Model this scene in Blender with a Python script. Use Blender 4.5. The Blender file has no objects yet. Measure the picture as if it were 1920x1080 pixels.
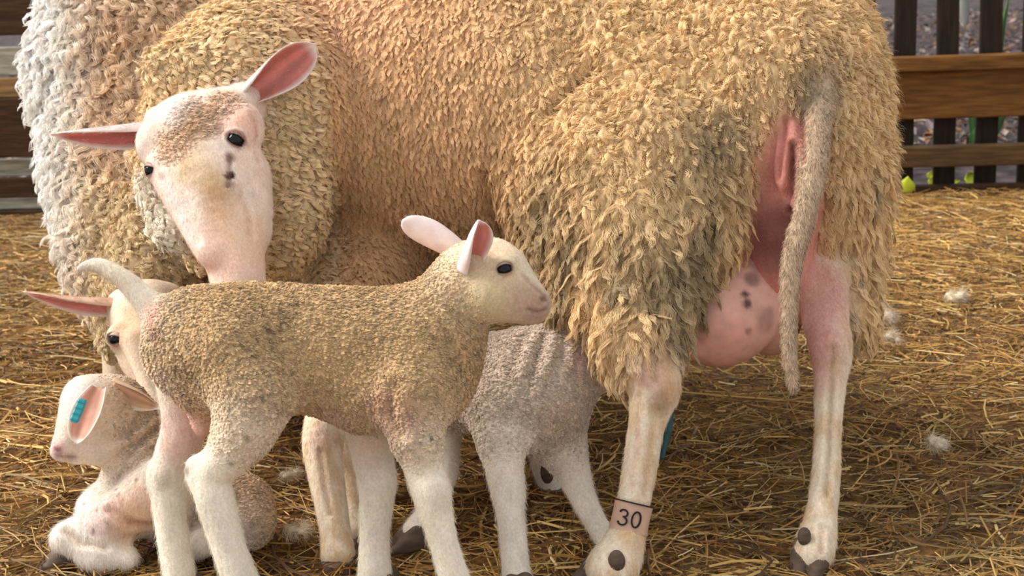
import bpy, math, random
import numpy as np
from mathutils import Matrix, Vector, kdtree
rng = np.random.default_rng(7)
random.seed(7)
sc = bpy.context.scene
COL = sc.collection

# ------------------------------------------------------------------ camera, sky, sun, exposure
F = 2600.0                       # focal length in pixels of a 1920 px wide frame
CAM_H = 0.85
PITCH = math.atan(640.0 / F)
cam = bpy.data.cameras.new('camera')
cam.sensor_width = 36.0
cam.lens = 36.0 * F / 1920.0
cam.clip_start = 0.05
camo = bpy.data.objects.new('camera', cam)
ROLL = 0.045                     # the photograph is held a little out of level
CP = np.array([0, 0, CAM_H])
FW = np.array([0, math.cos(PITCH), -math.sin(PITCH)])
UP0 = np.array([0, math.sin(PITCH), math.cos(PITCH)])
RT0 = np.array([1.0, 0, 0])
RT = math.cos(ROLL) * RT0 - math.sin(ROLL) * UP0
UP = math.sin(ROLL) * RT0 + math.cos(ROLL) * UP0
camo.matrix_world = Matrix(((RT[0], UP[0], -FW[0], CP[0]), (RT[1], UP[1], -FW[1], CP[1]), (RT[2], UP[2], -FW[2], CP[2]), (0, 0, 0, 1)))
COL.objects.link(camo)
sc.camera = camo
cam.dof.use_dof = True
cam.dof.focus_distance = 1.98
cam.dof.aperture_fstop = 9.0

world = bpy.data.worlds.new('sky')
sc.world = world
world.use_nodes = True
bg = world.node_tree.nodes['Background']
bg.inputs['Color'].default_value = (0.93, 0.96, 1.0, 1)
bg.inputs['Strength'].default_value = 0.74
sun = bpy.data.lights.new('sun', 'SUN')
sun.energy = 4.0
sun.color = (1.0, 0.96, 0.90)
sun.angle = math.radians(35)
suno = bpy.data.objects.new('sun', sun)
# the light comes from the open left side of the barn, high and a little behind the animals
suno.rotation_euler = Vector((0.74, -0.10, -0.66)).to_track_quat('-Z', 'Y').to_euler()
COL.objects.link(suno)
sc.view_settings.view_transform = 'Standard'
sc.view_settings.look = 'None'
sc.view_settings.gamma = 1.0
sc.view_settings.use_curve_mapping = False
sc.view_settings.exposure = 0.36

# ------------------------------------------------------------------ geometry of the place

def P(px, py, d):
    """a world point (metres) measured off the photograph at depth d along the view axis"""
    return CP + FW * d + RT * ((px - 960) * d / F) + UP * ((540 - py) * d / F)

def G(px, py, z=0.0):
    """the point of the ground z under a pixel"""
    r = FW + RT * ((px - 960) / F) + UP * ((540 - py) / F)
    return CP + r * ((z - CAM_H) / r[2])

def proj(v):
    q = v - CP
    d = q @ FW
    return 960 + (q @ RT) / d * F, 540 - (q @ UP) / d * F, d

def lin(c):
    c = np.asarray(c, float) / 255.0
    return np.where(c <= 0.04045, c / 12.92, ((c + 0.055) / 1.055) ** 2.4)

# ------------------------------------------------------------------ numpy noise
def hash3(ix, iy, iz, seed=0):
    h = (ix.astype(np.int64) * 73856093) ^ (iy.astype(np.int64) * 19349663) ^ (iz.astype(np.int64) * 83492791) ^ (seed * 2654435761)
    h = (h ^ (h >> 13)) * 1274126177 & 0x7fffffff
    h = (h ^ (h >> 15)) * 668265263 & 0x7fffffff
    return ((h ^ (h >> 12)) & 0xfffff) / float(0xfffff)

def vnoise(p, seed=0):
    i = np.floor(p).astype(np.int64)
    f = p - i
    f = f * f * (3 - 2 * f)
    out = 0
    for a in (0, 1):
        wa = f[:, 0] if a else 1 - f[:, 0]
        for b in (0, 1):
            wb = f[:, 1] if b else 1 - f[:, 1]
            for c in (0, 1):
                wc = f[:, 2] if c else 1 - f[:, 2]
                out = out + wa * wb * wc * hash3(i[:, 0] + a, i[:, 1] + b, i[:, 2] + c, seed)
    return out

def fbm(p, seed=0, n=3):
    s, a, t = 0, 1.0, 0
    for k in range(n):
        s = s + a * vnoise(p * 2 ** k + 17.3 * k, seed + k)
        t += a
        a *= 0.5
    return s / t

def worley(p, seed=0, jit=0.9):
    i = np.floor(p).astype(np.int64)
    n = len(p)
    f1 = np.full(n, 9.0); f2 = np.full(n, 9.0)
    rel = np.zeros((n, 3)); cid = np.zeros(n)
    for a in (-1, 0, 1):
        for b in (-1, 0, 1):
            for c in (-1, 0, 1):
                j0, j1, j2 = i[:, 0] + a, i[:, 1] + b, i[:, 2] + c
                q = np.stack([j0 + 0.5 + jit * (hash3(j0, j1, j2, seed + 1) - 0.5),
                              j1 + 0.5 + jit * (hash3(j0, j1, j2, seed + 2) - 0.5),
                              j2 + 0.5 + jit * (hash3(j0, j1, j2, seed + 3) - 0.5)], 1)
                r = p - q
                d = np.sqrt((r * r).sum(1))
                m = d < f1
                f2 = np.where(m, f1, np.minimum(f2, d))
                f1 = np.where(m, d, f1)
                rel[m] = r[m]
                cid = np.where(m, hash3(j0, j1, j2, seed + 5), cid)
    return f1, f2, rel, cid

def sstep(a, b, x):
    t = np.clip((x - a) / (b - a), 0, 1)
    return t * t * (3 - 2 * t)

# ------------------------------------------------------------------ materials
def mat(name, color=None, rough=0.85, attr=None, spec=0.2, sss=0.0, noise=None, bump=None, trans=0.0):
    m = bpy.data.materials.new(name)
    m.use_nodes = True
    nt = m.node_tree
    b = nt.nodes['Principled BSDF']
    b.inputs['Roughness'].default_value = rough
    b.inputs['Specular IOR Level'].default_value = spec
    if sss:
        b.inputs['Subsurface Weight'].default_value = sss
        b.inputs['Subsurface Radius'].default_value = (0.01, 0.004, 0.003)
        b.inputs['Subsurface Scale'].default_value = 1.0
    if attr:
        a = nt.nodes.new('ShaderNodeAttribute')
        a.attribute_name = attr
        src = a.outputs['Color']
    else:
        rgb = nt.nodes.new('ShaderNodeRGB')
        rgb.outputs[0].default_value = (*lin(color), 1)
        src = rgb.outputs[0]
    if noise:
        sc_, lo, hi, stretch = noise
        tc = nt.nodes.new('ShaderNodeTexCoord')
        mp = nt.nodes.new('ShaderNodeMapping')
        mp.inputs['Scale'].default_value = stretch
        nz = nt.nodes.new('ShaderNodeTexNoise')
        nz.inputs['Scale'].default_value = sc_
        nz.inputs['Detail'].default_value = 6
        mr = nt.nodes.new('ShaderNodeMapRange')
        mr.inputs['From Min'].default_value = 0.3
        mr.inputs['From Max'].default_value = 0.7
        mr.inputs['To Min'].default_value = lo
        mr.inputs['To Max'].default_value = hi
        mx = nt.nodes.new('ShaderNodeMix')
        mx.data_type = 'RGBA'
        mx.blend_type = 'MULTIPLY'
        mx.inputs['Factor'].default_value = 1.0
        nt.links.new(tc.outputs['Object'], mp.inputs['Vector'])
        nt.links.new(mp.outputs['Vector'], nz.inputs['Vector'])
        nt.links.new(nz.outputs['Fac'], mr.inputs['Value'])
        nt.links.new(src, mx.inputs['A'])
        nt.links.new(mr.outputs['Result'], mx.inputs['B'])
        src = mx.outputs['Result']
        if bump:
            bp = nt.nodes.new('ShaderNodeBump')
            bp.inputs['Strength'].default_value = bump
            bp.inputs['Distance'].default_value = 0.01
            nt.links.new(nz.outputs['Fac'], bp.inputs['Height'])
            nt.links.new(bp.outputs['Normal'], b.inputs['Normal'])
    nt.links.new(src, b.inputs['Base Color'])
    return m

M_BODY = mat('wool and skin', attr='col', rough=0.9, spec=0.08, noise=(260, 0.86, 1.1, (1, 1, 1)), bump=0.15)
M_SKIN = mat('bare skin', attr='col', rough=0.55, spec=0.3, sss=0.12, noise=(60, 0.88, 1.08, (1, 1, 1)), bump=0.1)
M_FIBRE = mat('wool fibre', attr='col', rough=0.8, spec=0.1)
M_EYE = mat('eye', (10, 8, 9), rough=0.12, spec=0.3)
M_HOOF = mat('hoof horn', (98, 80, 66), rough=0.75, spec=0.3, noise=(40, 0.6, 1.2, (1, 1, 3)), bump=0.2)
M_STRAW = mat('straw', attr='col', rough=0.6, spec=0.25)

# ------------------------------------------------------------------ object helpers
def put(name, data, parent=None, loc=None):
    o = bpy.data.objects.new(name, data)
    COL.objects.link(o)
    if parent is not None:
        o.parent = parent
    if loc is not None:
        o.location = loc
    return o

def tag(o, label=None, cat=None, group=None, kind=None):
    if label: o['label'] = label
    if cat: o['category'] = cat
    if group: o['group'] = group
    if kind: o['kind'] = kind
    return o

def root(name, loc, label, cat, group=None):
    o = bpy.data.objects.new(name, None)
    o.empty_display_size = 0.1
    o.location = loc
    COL.objects.link(o)
    return tag(o, label, cat, group)

def mesh_from(name, V, Fq, material, col=None, smooth=True):
    me = bpy.data.meshes.new(name)
    V = np.asarray(V, np.float32)
    if isinstance(Fq, np.ndarray):
        n, k = Fq.shape
        me.vertices.add(len(V))
        me.vertices.foreach_set('co', V.ravel())
        me.loops.add(n * k)
        me.loops.foreach_set('vertex_index', Fq.astype(np.int32).ravel())
        me.polygons.add(n)
        me.polygons.foreach_set('loop_start', np.arange(0, n * k, k, dtype=np.int32))
        me.update(calc_edges=True)
    else:
        me.from_pydata([tuple(v) for v in V], [], Fq)
        me.update()
    me.polygons.foreach_set('use_smooth', np.full(len(me.polygons), smooth))
    if col is not None:
        a = me.attributes.new('col', 'FLOAT_COLOR', 'POINT')
        c = np.ones((len(V), 4), np.float32)
        c[:, :3] = col
        a.data.foreach_set('color', c.ravel())
    me.materials.append(material)
    return me

# ------------------------------------------------------------------ signed-distance modelling
class Body:
    """a smooth union of tapered limbs and ellipsoids, meshed as ONE continuous surface"""
    def __init__(self):
        self.pr = []
    def cone(self, a, b, k=0.03, t='skin', sy=1.0, w=False):
        """a, b = (px, py, depth, radius_px)"""
        if not w:
            pa, pb = P(*a[:3]), P(*b[:3])
            ra, rb = a[3] * a[2] / F, b[3] * b[2] / F
        else:
            pa, ra, pb, rb = a[0], a[1], b[0], b[1]
        self.pr.append(('c', np.array(pa), np.array(pb), ra, rb, k, t, sy, 1))
        return self
    def chain(self, pts, k=0.025, t='skin', sy=1.0, sub=5):
        """a limb: one smooth tapering tube through (px, py, depth, radius_px) joints"""
        q = np.array([np.append(P(*p[:3]), p[3] * p[2] / F) for p in pts])
        e = np.vstack([2 * q[0] - q[1], q, 2 * q[-1] - q[-2]])
        out = []
        for i in range(1, len(e) - 2):
            for j in range(sub):
                u = j / sub
                out.append(0.5 * (2 * e[i] + (e[i + 1] - e[i - 1]) * u + (2 * e[i - 1] - 5 * e[i] + 4 * e[i + 1] - e[i + 2]) * u ** 2 + (3 * e[i] - e[i - 1] - 3 * e[i + 1] + e[i + 2]) * u ** 3))
        out.append(q[-1])
        out = np.array(out)
        self.pr.append(('p', out, None, None, None, k, t, sy, 1))
        return self
    def ell(self, c, r, k=0.02, t='skin', rot=0.0, cut=False, w=False):
        """c = (px, py, depth); r = (rx_px, rz_px, ry_px)  rot = roll in the picture plane"""
        s = 1.0 if w else c[2] / F
        p = np.array(c) if w else P(*c)
        R = np.array([[math.cos(rot), 0, -math.sin(rot)], [0, 1, 0], [math.sin(rot), 0, math.cos(rot)]])
        self.pr.append(('e', p, np.array([r[0] * s, r[2] * s, r[1] * s]), R, None, k, t, 1.0, -1 if cut else 1))
        return self
    def groove(self, a, b, k=0.006, t='skin'):
        pa, pb = P(*a[:3]), P(*b[:3])
        self.pr.append(('c', pa, pb, a[3] * a[2] / F, b[3] * b[2] / F, k, t, 1.0, -1))
        return self
    @staticmethod
    def dist(pr, X, Y, Z):
        if pr[0] == 'p':
            o, sy, d = pr[1], pr[7], None
            for a, b in zip(o, o[1:]):
                e = Body.dist(('c', a[:3], b[:3], a[3], b[3], 0, '', sy, 1), X, Y, Z)
                d = e if d is None else np.minimum(d, e)
            return d
        if pr[0] == 'c':
            _, a, b, ra, rb, k, t, sy, sg = pr
            x, y, z = X - a[0], (Y - a[1]) / sy, Z - a[2]
            u = b - a
            u = np.array([u[0], u[1] / sy, u[2]])
            L = max((u * u).sum(), 1e-12)
            h = np.clip((x * u[0] + y * u[1] + z * u[2]) / L, 0, 1)
            d = np.sqrt((x - u[0] * h) ** 2 + (y - u[1] * h) ** 2 + (z - u[2] * h) ** 2) - (ra + (rb - ra) * h)
            return d
        _, c, r, R, _, k, t, sy, sg = pr
        x, y, z = X - c[0], Y - c[1], Z - c[2]
        q0 = R[0, 0] * x + R[0, 2] * z
        q2 = R[2, 0] * x + R[2, 2] * z
        k0 = np.sqrt((q0 / r[0]) ** 2 + (y / r[1]) ** 2 + (q2 / r[2]) ** 2)
        k1 = np.sqrt((q0 / r[0] ** 2) ** 2 + (y / r[1] ** 2) ** 2 + (q2 / r[2] ** 2) ** 2)
        return k0 * (k0 - 1) / np.maximum(k1, 1e-9)
    @staticmethod
    def bbox(pr):
        if pr[0] == 'p':
            o = pr[1]
            r_ = o[:, 3:4] * np.array([1, max(1, pr[7]), 1])
            return (o[:, :3] - r_).min(0), (o[:, :3] + r_).max(0)
        if pr[0] == 'c':
            _, a, b, ra, rb, k, t, sy, sg = pr
            lo = np.minimum(a - ra, b - rb)
            hi = np.maximum(a + ra, b + rb)
            if sy > 1:
                lo[1] -= (sy - 1) * max(ra, rb); hi[1] += (sy - 1) * max(ra, rb)
        else:
            rm = max(pr[2])
            lo, hi = pr[1] - rm, pr[1] + rm
        return lo, hi
    def mesh(self, h):
        los, his = zip(*[self.bbox(p) for p in self.pr if p[8] > 0])
        lo = np.min(los, 0) - 4 * h
        hi = np.max(his, 0) + 4 * h
        n = np.ceil((hi - lo) / h).astype(int) + 1
        BIG = 0.2
        D = np.full(n, BIG, np.float32)
        ax = [(lo[i] + h * np.arange(n[i])).astype(np.float32) for i in range(3)]
        for p in self.pr:
            a, b = self.bbox(p)
            k = p[5]
            m = 2 * k + 3 * h
            i0 = np.clip(np.floor((a - m - lo) / h).astype(int), 0, n - 1)
            i1 = np.clip(np.ceil((b + m - lo) / h).astype(int) + 1, 1, n)
            s = tuple(slice(i0[j], i1[j]) for j in range(3))
            if p[0] == 'p':
                d = np.full(D[s].shape, BIG, np.float32)
                for u, v in zip(p[1], p[1][1:]):
                    sg = ('c', u[:3], v[:3], u[3], v[3], 0, '', p[7], 1)
                    a2, b2 = self.bbox(sg)
                    j0 = np.clip(np.floor((a2 - m - lo) / h).astype(int), i0, i1 - 1)
                    j1 = np.clip(np.ceil((b2 + m - lo) / h).astype(int) + 1, i0 + 1, i1)
                    t_ = tuple(slice(j0[j] - i0[j], j1[j] - i0[j]) for j in range(3))
                    d[t_] = np.minimum(d[t_], self.dist(sg, ax[0][j0[0]:j1[0]][:, None, None], ax[1][j0[1]:j1[1]][None, :, None], ax[2][j0[2]:j1[2]][None, None, :]))
            else:
                d = self.dist(p, ax[0][s[0]][:, None, None], ax[1][s[1]][None, :, None], ax[2][s[2]][None, None, :]).astype(np.float32)
            D0 = D[s]
            if p[8] > 0:
                hh = np.clip(0.5 + 0.5 * (D0 - d) / k, 0, 1)
                D[s] = D0 + (d - D0) * hh - k * hh * (1 - hh)
            else:
                d = -d
                hh = np.clip(0.5 - 0.5 * (D0 - d) / k, 0, 1)
                D[s] = D0 + (d - D0) * hh + k * hh * (1 - hh)
        return nets(D, lo, h)
    def weights(self, V, tags, k=0.012):
        """soft share of every tag in the surface at V"""
        out = {t: np.full(len(V), 1.0, np.float32) for t in tags}
        X, Y, Z = V[:, 0], V[:, 1], V[:, 2]
        for p in self.pr:
            if p[8] < 0:
                continue
            d = self.dist(p, X, Y, Z)
            out[p[6]] = np.minimum(out[p[6]], d)
        A = np.stack([np.exp(-np.maximum(out[t], -0.02) / k) for t in tags], 1)
        A /= A.sum(1, keepdims=True) + 1e-12
        return {t: A[:, i] for i, t in enumerate(tags)}

def nets(D, lo, h):
    ins = D < 0
    nx, ny, nz = D.shape
    cnt = np.zeros((nx - 1, ny - 1, nz - 1), np.uint8)
    for a in (0, 1):
        for b in (0, 1):
            for c in (0, 1):
                cnt += ins[a:nx - 1 + a, b:ny - 1 + b, c:nz - 1 + c]
    act = (cnt > 0) & (cnt < 8)
    I = np.argwhere(act)
    idx = np.full(act.shape, -1, np.int32)
    idx[tuple(I.T)] = np.arange(len(I))
    corner = [(a, b, c) for a in (0, 1) for b in (0, 1) for c in (0, 1)]
    val = {q: D[I[:, 0] + q[0], I[:, 1] + q[1], I[:, 2] + q[2]] for q in corner}
    S = np.zeros((len(I), 3)); W = np.zeros(len(I))
    for q in corner:
        for ax in range(3):
            if q[ax] == 0:
                r = list(q); r[ax] = 1; r = tuple(r)
                v0, v1 = val[q], val[r]
                m = (v0 < 0) != (v1 < 0)
                t = np.where(m, v0 / np.where(m, v0 - v1, 1), 0)
                pt = np.tile(np.array(q, float), (len(I), 1))
                pt[:, ax] += t
                S += pt * m[:, None]
                W += m
    V = lo + h * (I + S / W[:, None])
    quads = []
    for ax in range(3):
        o1, o2 = [(1, 2), (2, 0), (0, 1)][ax]
        sl0 = [slice(None)] * 3; sl1 = [slice(None)] * 3
        sl0[ax] = slice(0, -1); sl1[ax] = slice(1, None)
        a, b = ins[tuple(sl0)], ins[tuple(sl1)]
        E = np.argwhere(a != b)
        E = E[(E[:, o1] > 0) & (E[:, o2] > 0) & (E[:, o1] < D.shape[o1] - 1) & (E[:, o2] < D.shape[o2] - 1)]
        flip = a[tuple(E.T)]
        c = []
        for s1, s2 in ((0, 0), (-1, 0), (-1, -1), (0, -1)):
            e = E.copy(); e[:, o1] += s1; e[:, o2] += s2
            c.append(idx[tuple(e.T)])
        q = np.stack(c, 1)
        q[~flip] = q[~flip][:, ::-1]
        quads.append(q)
    return V, np.concatenate(quads)

def vnormals(V, Q):
    n = np.cross(V[Q[:, 2]] - V[Q[:, 0]], V[Q[:, 3]] - V[Q[:, 1]])
    N = np.stack([np.bincount(Q.ravel(), np.repeat(n[:, i], 4), len(V)) for i in range(3)], 1)
    return N / (np.linalg.norm(N, axis=1, keepdims=True) + 1e-12)

def surf(V, px, py, tol=6):
    """the point of a body's surface that the photograph shows at a pixel"""
    x, y, d = proj(V)
    while True:
        m = (np.abs(x - px) < tol) & (np.abs(y - py) < tol)
        if m.any(): break
        tol *= 1.6
    j = np.where(m)[0]
    j = j[np.argsort(d[j])[:3]]
    return V[j].mean(0)

def dab(C, V, c, r, rgb, a=1.0, soft=0.6):
    """a patch of colour painted on the hide round the point c"""
    d = np.linalg.norm((V - c), axis=1)
    w = (1 - sstep(r * (1 - soft), r * (1 + soft), d)) * a
    C += (lin(rgb) - C) * w[:, None]

def locks(V, N, size, stretch, amp, seed, warp=0.35, over=0.35, flow=None):
    """fleece staples: raised, overlapping cells; returns height 0..1 and a random number per staple"""
    s = np.array([size, size, size * stretch])
    q = V / size
    wv = np.stack([fbm(q * 0.45 + 31 * i, seed + 20 + i, 2) - 0.5 for i in range(3)], 1)
    p = V / s + wv * warp * 2
    f1, f2, rel, cid = worley(p, seed)
    e = f2 - f1
    dome = 1 - np.exp(-e * 4.5)
    hgt = dome * (0.75 + 0.5 * cid) - over * rel[:, 2] * dome
    return hgt * amp, cid, e

def fibres(name, parent, off, V, Q, N, C, wgt, n, length, lift, flow, rad, curl=0.3, jit=0.12, facing=True, seg=5, seed=1):
    """soft loose fibres on a coat: one set of hair strands"""
    r = np.random.default_rng(seed)
    A = np.linalg.norm(np.cross(V[Q[:, 2]] - V[Q[:, 0]], V[Q[:, 3]] - V[Q[:, 1]]), axis=1)
    w = wgt[Q].mean(1)
    pr = A * w
    pr = pr / pr.sum()
    f = r.choice(len(Q), n, p=pr)
    u, v = r.random(n)[:, None], r.random(n)[:, None]
    q = Q[f]
    bl = [(1 - u) * (1 - v), u * (1 - v), u * v, (1 - u) * v]
    def mixv(T):
        return sum(T[q[:, i]] * bl[i] for i in range(4))
    p = mixv(V)
    nn = mixv(N)
    nn /= np.linalg.norm(nn, axis=1, keepdims=True) + 1e-9
    c = np.clip(mixv(C) * (1 + jit * r.standard_normal((n, 1))), 0.01, 1)
    L = (length[q[:, 0]] if isinstance(length, np.ndarray) else length) * r.uniform(0.5, 1.25, n)
    fl = flow(p) if callable(flow) else np.tile(np.array(flow, float), (n, 1))
    fl = fl - nn * (fl * nn).sum(1, keepdims=True)
    fl /= np.linalg.norm(fl, axis=1, keepdims=True) + 1e-6
    wv = np.stack([vnoise(p * 70 + 50 * i, 60 + i) - 0.5 for i in range(3)], 1) * 2
    rv = r.standard_normal((n, 3))
    pts = np.zeros((n, seg, 3))
    cur = p - nn * 0.0008
    pts[:, 0] = cur
    for i in range(1, seg):
        s = i / (seg - 1)
        d = nn * (lift * (1 - 0.7 * s)) + fl * (0.35 + 0.65 * s) + wv * curl + rv * curl * 0.5
        d /= np.linalg.norm(d, axis=1, keepdims=True)
        cur = cur + d * (L / (seg - 1))[:, None]
        pts[:, i] = cur
    hc = bpy.data.hair_curves.new(name)
    hc.add_curves([seg] * n)
    hc.attributes['position'].data.foreach_set('vector', (pts - off).astype(np.float32).ravel())
    ra = hc.attributes.get('radius') or hc.attributes.new('radius', 'FLOAT', 'POINT')
    prof = np.linspace(1, 0.25, seg)
    ra.data.foreach_set('value', np.tile(prof * rad, n).astype(np.float32))
    ca = hc.attributes.new('col', 'FLOAT_COLOR', 'CURVE')
    c4 = np.ones((n, 4), np.float32); c4[:, :3] = c
    ca.data.foreach_set('color', c4.ravel())
    hc.materials.append(M_FIBRE)
    o = put(name, hc, parent)
    tag(o, kind='stuff')
    return o

def curves_obj(name, parent, off, pts, rad, c):
    n, seg = pts.shape[:2]
    hc = bpy.data.hair_curves.new(name)
    hc.add_curves([seg] * n)
    hc.attributes['position'].data.foreach_set('vector', (pts - off).astype(np.float32).ravel())
    ra = hc.attributes.get('radius') or hc.attributes.new('radius', 'FLOAT', 'POINT')
    ra.data.foreach_set('value', rad.astype(np.float32).ravel())
    ca = hc.attributes.new('col', 'FLOAT_COLOR', 'CURVE')
    c4 = np.ones((n, 4), np.float32); c4[:, :3] = c
    ca.data.foreach_set('color', c4.ravel())
    hc.materials.append(M_FIBRE)
    return tag(put(name, hc, parent), kind='stuff')

def staples(name, parent, off, V, Q, N, C, wgt, spacing, length, lift, flow, curl, per=16, rad=0.0004, seed=1, jit=0.12, tight=0.7, thr=0.45, blunt=None, even=False):
    """a fleece: wavy locks of wool, each a clump of fibres drawn together at the tip.
    spacing, length, lift, curl are given per vertex (metres)"""
    r = np.random.default_rng(seed)
    A = np.linalg.norm(np.cross(V[Q[:, 2]] - V[Q[:, 0]], V[Q[:, 3]] - V[Q[:, 1]]), axis=1) * 0.5
    sp = spacing[Q[:, 0]]
    see = ((CP - V[Q[:, 0]]) * N[Q[:, 0]]).sum(1) > -0.35
    dens = A * (wgt[Q].mean(1) > thr) / sp ** 2 * np.where(see, 9.0 if even else 5.0, 0.5)
    m = int(dens.sum())
    f = r.choice(len(Q), m, p=dens / dens.sum())
    q = Q[f]
    u, v = r.random(m)[:, None], r.random(m)[:, None]
    bl = [(1 - u) * (1 - v), u * (1 - v), u * v, (1 - u) * v]
    mix = lambda T: sum(T[q[:, i]] * (bl[i] if T.ndim > 1 else bl[i][:, 0]) for i in range(4))
    p = mix(V)
    s_ = sp[f]
    lv = np.round(np.log2(s_ / 0.004) * 4)                       # spacing classes
    cell = np.stack([np.floor(p[:, i] / (0.004 * 2 ** (lv / 4) * (0.5 if even else 1.0))) for i in range(3)] + [lv], 1).astype(np.int64)
    _, keep = np.unique(cell @ np.array([1, 4001, 16010003, 91]), return_index=True)
    if even:                                                     # keep the staples evenly apart
        keep = r.permutation(keep)
        kd = kdtree.KDTree(len(keep))
        for i, k in enumerate(keep): kd.insert(p[k], i)
        kd.balance()
        dead = np.zeros(len(keep), bool)
        for i, k in enumerate(keep):
            if dead[i]: continue
            for _, j, _ in kd.find_range(p[k], s_[k] * 0.88):
                if j != i: dead[j] = True
        keep = keep[~dead]
    q, bl, p, s_ = q[keep], [b_[keep] for b_ in bl], p[keep], s_[keep]
    m = len(p)
    nn = mix(N); nn /= np.linalg.norm(nn, axis=1, keepdims=True) + 1e-9
    cc = mix(C)
    L = mix(length) * r.uniform(0.7, 1.3, m)
    lf = mix(lift) * r.uniform(0.7, 1.3, m)
    cu = mix(curl)
    bt = mix(blunt) if blunt is not None else np.zeros(m)
    fl = flow(p) if callable(flow) else np.tile(np.array(flow, float), (m, 1))
    fl = fl + 0.35 * (np.stack([vnoise(p * 28 + 50 * i, 60 + i) for i in range(3)], 1) - 0.5) * 2 + 0.12 * r.standard_normal((m, 3))
    fl = fl - nn * (fl * nn).sum(1, keepdims=True)
    fl /= np.linalg.norm(fl, axis=1, keepdims=True) + 1e-6
    sd = np.cross(nn, fl)
    tint = 1 + jit * r.standard_normal(m)
    ph = r.uniform(0, 6.28, m); fr = r.uniform(1.0, 2.2, m) * 6.28
    seg = 7
    R = s_ * (0.62 - 0.14 * bt)
    # spread of the single fibres in the lock
    rr = np.sqrt(r.random((m, per))); th = r.uniform(0, 6.28, (m, per))
    ox, oy = rr * np.cos(th), rr * np.sin(th)
    kl = r.uniform(0.75, 1.1, (m, per)) * (1 - bt[:, None]) + bt[:, None] * (r.uniform(0.92, 1.02, (m, per)) - 0.50 * rr ** 2)
    pts = np.zeros((m, per, seg, 3))
    E = lambda a: a[:, None, :]
    for i in range(seg):
        t = i / (seg - 1)
        # the lock's own spine: rises, then lies down along the flow, waving sideways
        up = L * lf * ((1 - bt) * (1 - (1 - t) ** 2) * (1 - 0.45 * t) + bt * t)
        al = L * t ** 1.25 * (1 - 0.55 * bt)
        wv = cu * L * np.sin(ph + fr * t) * (0.15 + t)
        wz = cu * L * 0.6 * np.cos(ph + fr * t) * t
        sp_ = p + nn * (up + wz - 0.001)[:, None] + fl * al[:, None] + sd * wv[:, None]
        w = R * ((1 - bt) * (1 - tight * t ** 1.3) + bt * (1 - 0.6 * t ** 5))
        pts[:, :, i] = E(sp_) + E(sd) * (ox * w[:, None])[..., None] + (E(fl) * (0.5 + 1.1 * bt)[:, None, None] + E(nn) * (0.35 * (1 - bt))[:, None, None]) * (oy * w[:, None])[..., None] - (E(fl) * (1 - 0.5 * bt)[:, None, None] + E(nn) * (bt * lf)[:, None, None]) * ((1 - kl) * L[:, None] * t)[..., None]
    pts = pts.reshape(-1, seg, 3)
    prof = np.array([0.9, 1.0, 1.0, 0.95, 0.85, 0.6, 0.25])
    c = np.repeat(cc * tint[:, None], per, 0) * (1 + 0.07 * r.standard_normal((m * per, 1)))
    pr2 = prof + (np.array([0.9, 1.0, 1.0, 1.0, 1.0, 0.95, 0.7]) - prof) * np.repeat(bt, per)[:, None]
    return curves_obj(name, parent, off, pts, pr2 * rad, np.clip(c, 0.01, 0.95))

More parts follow.
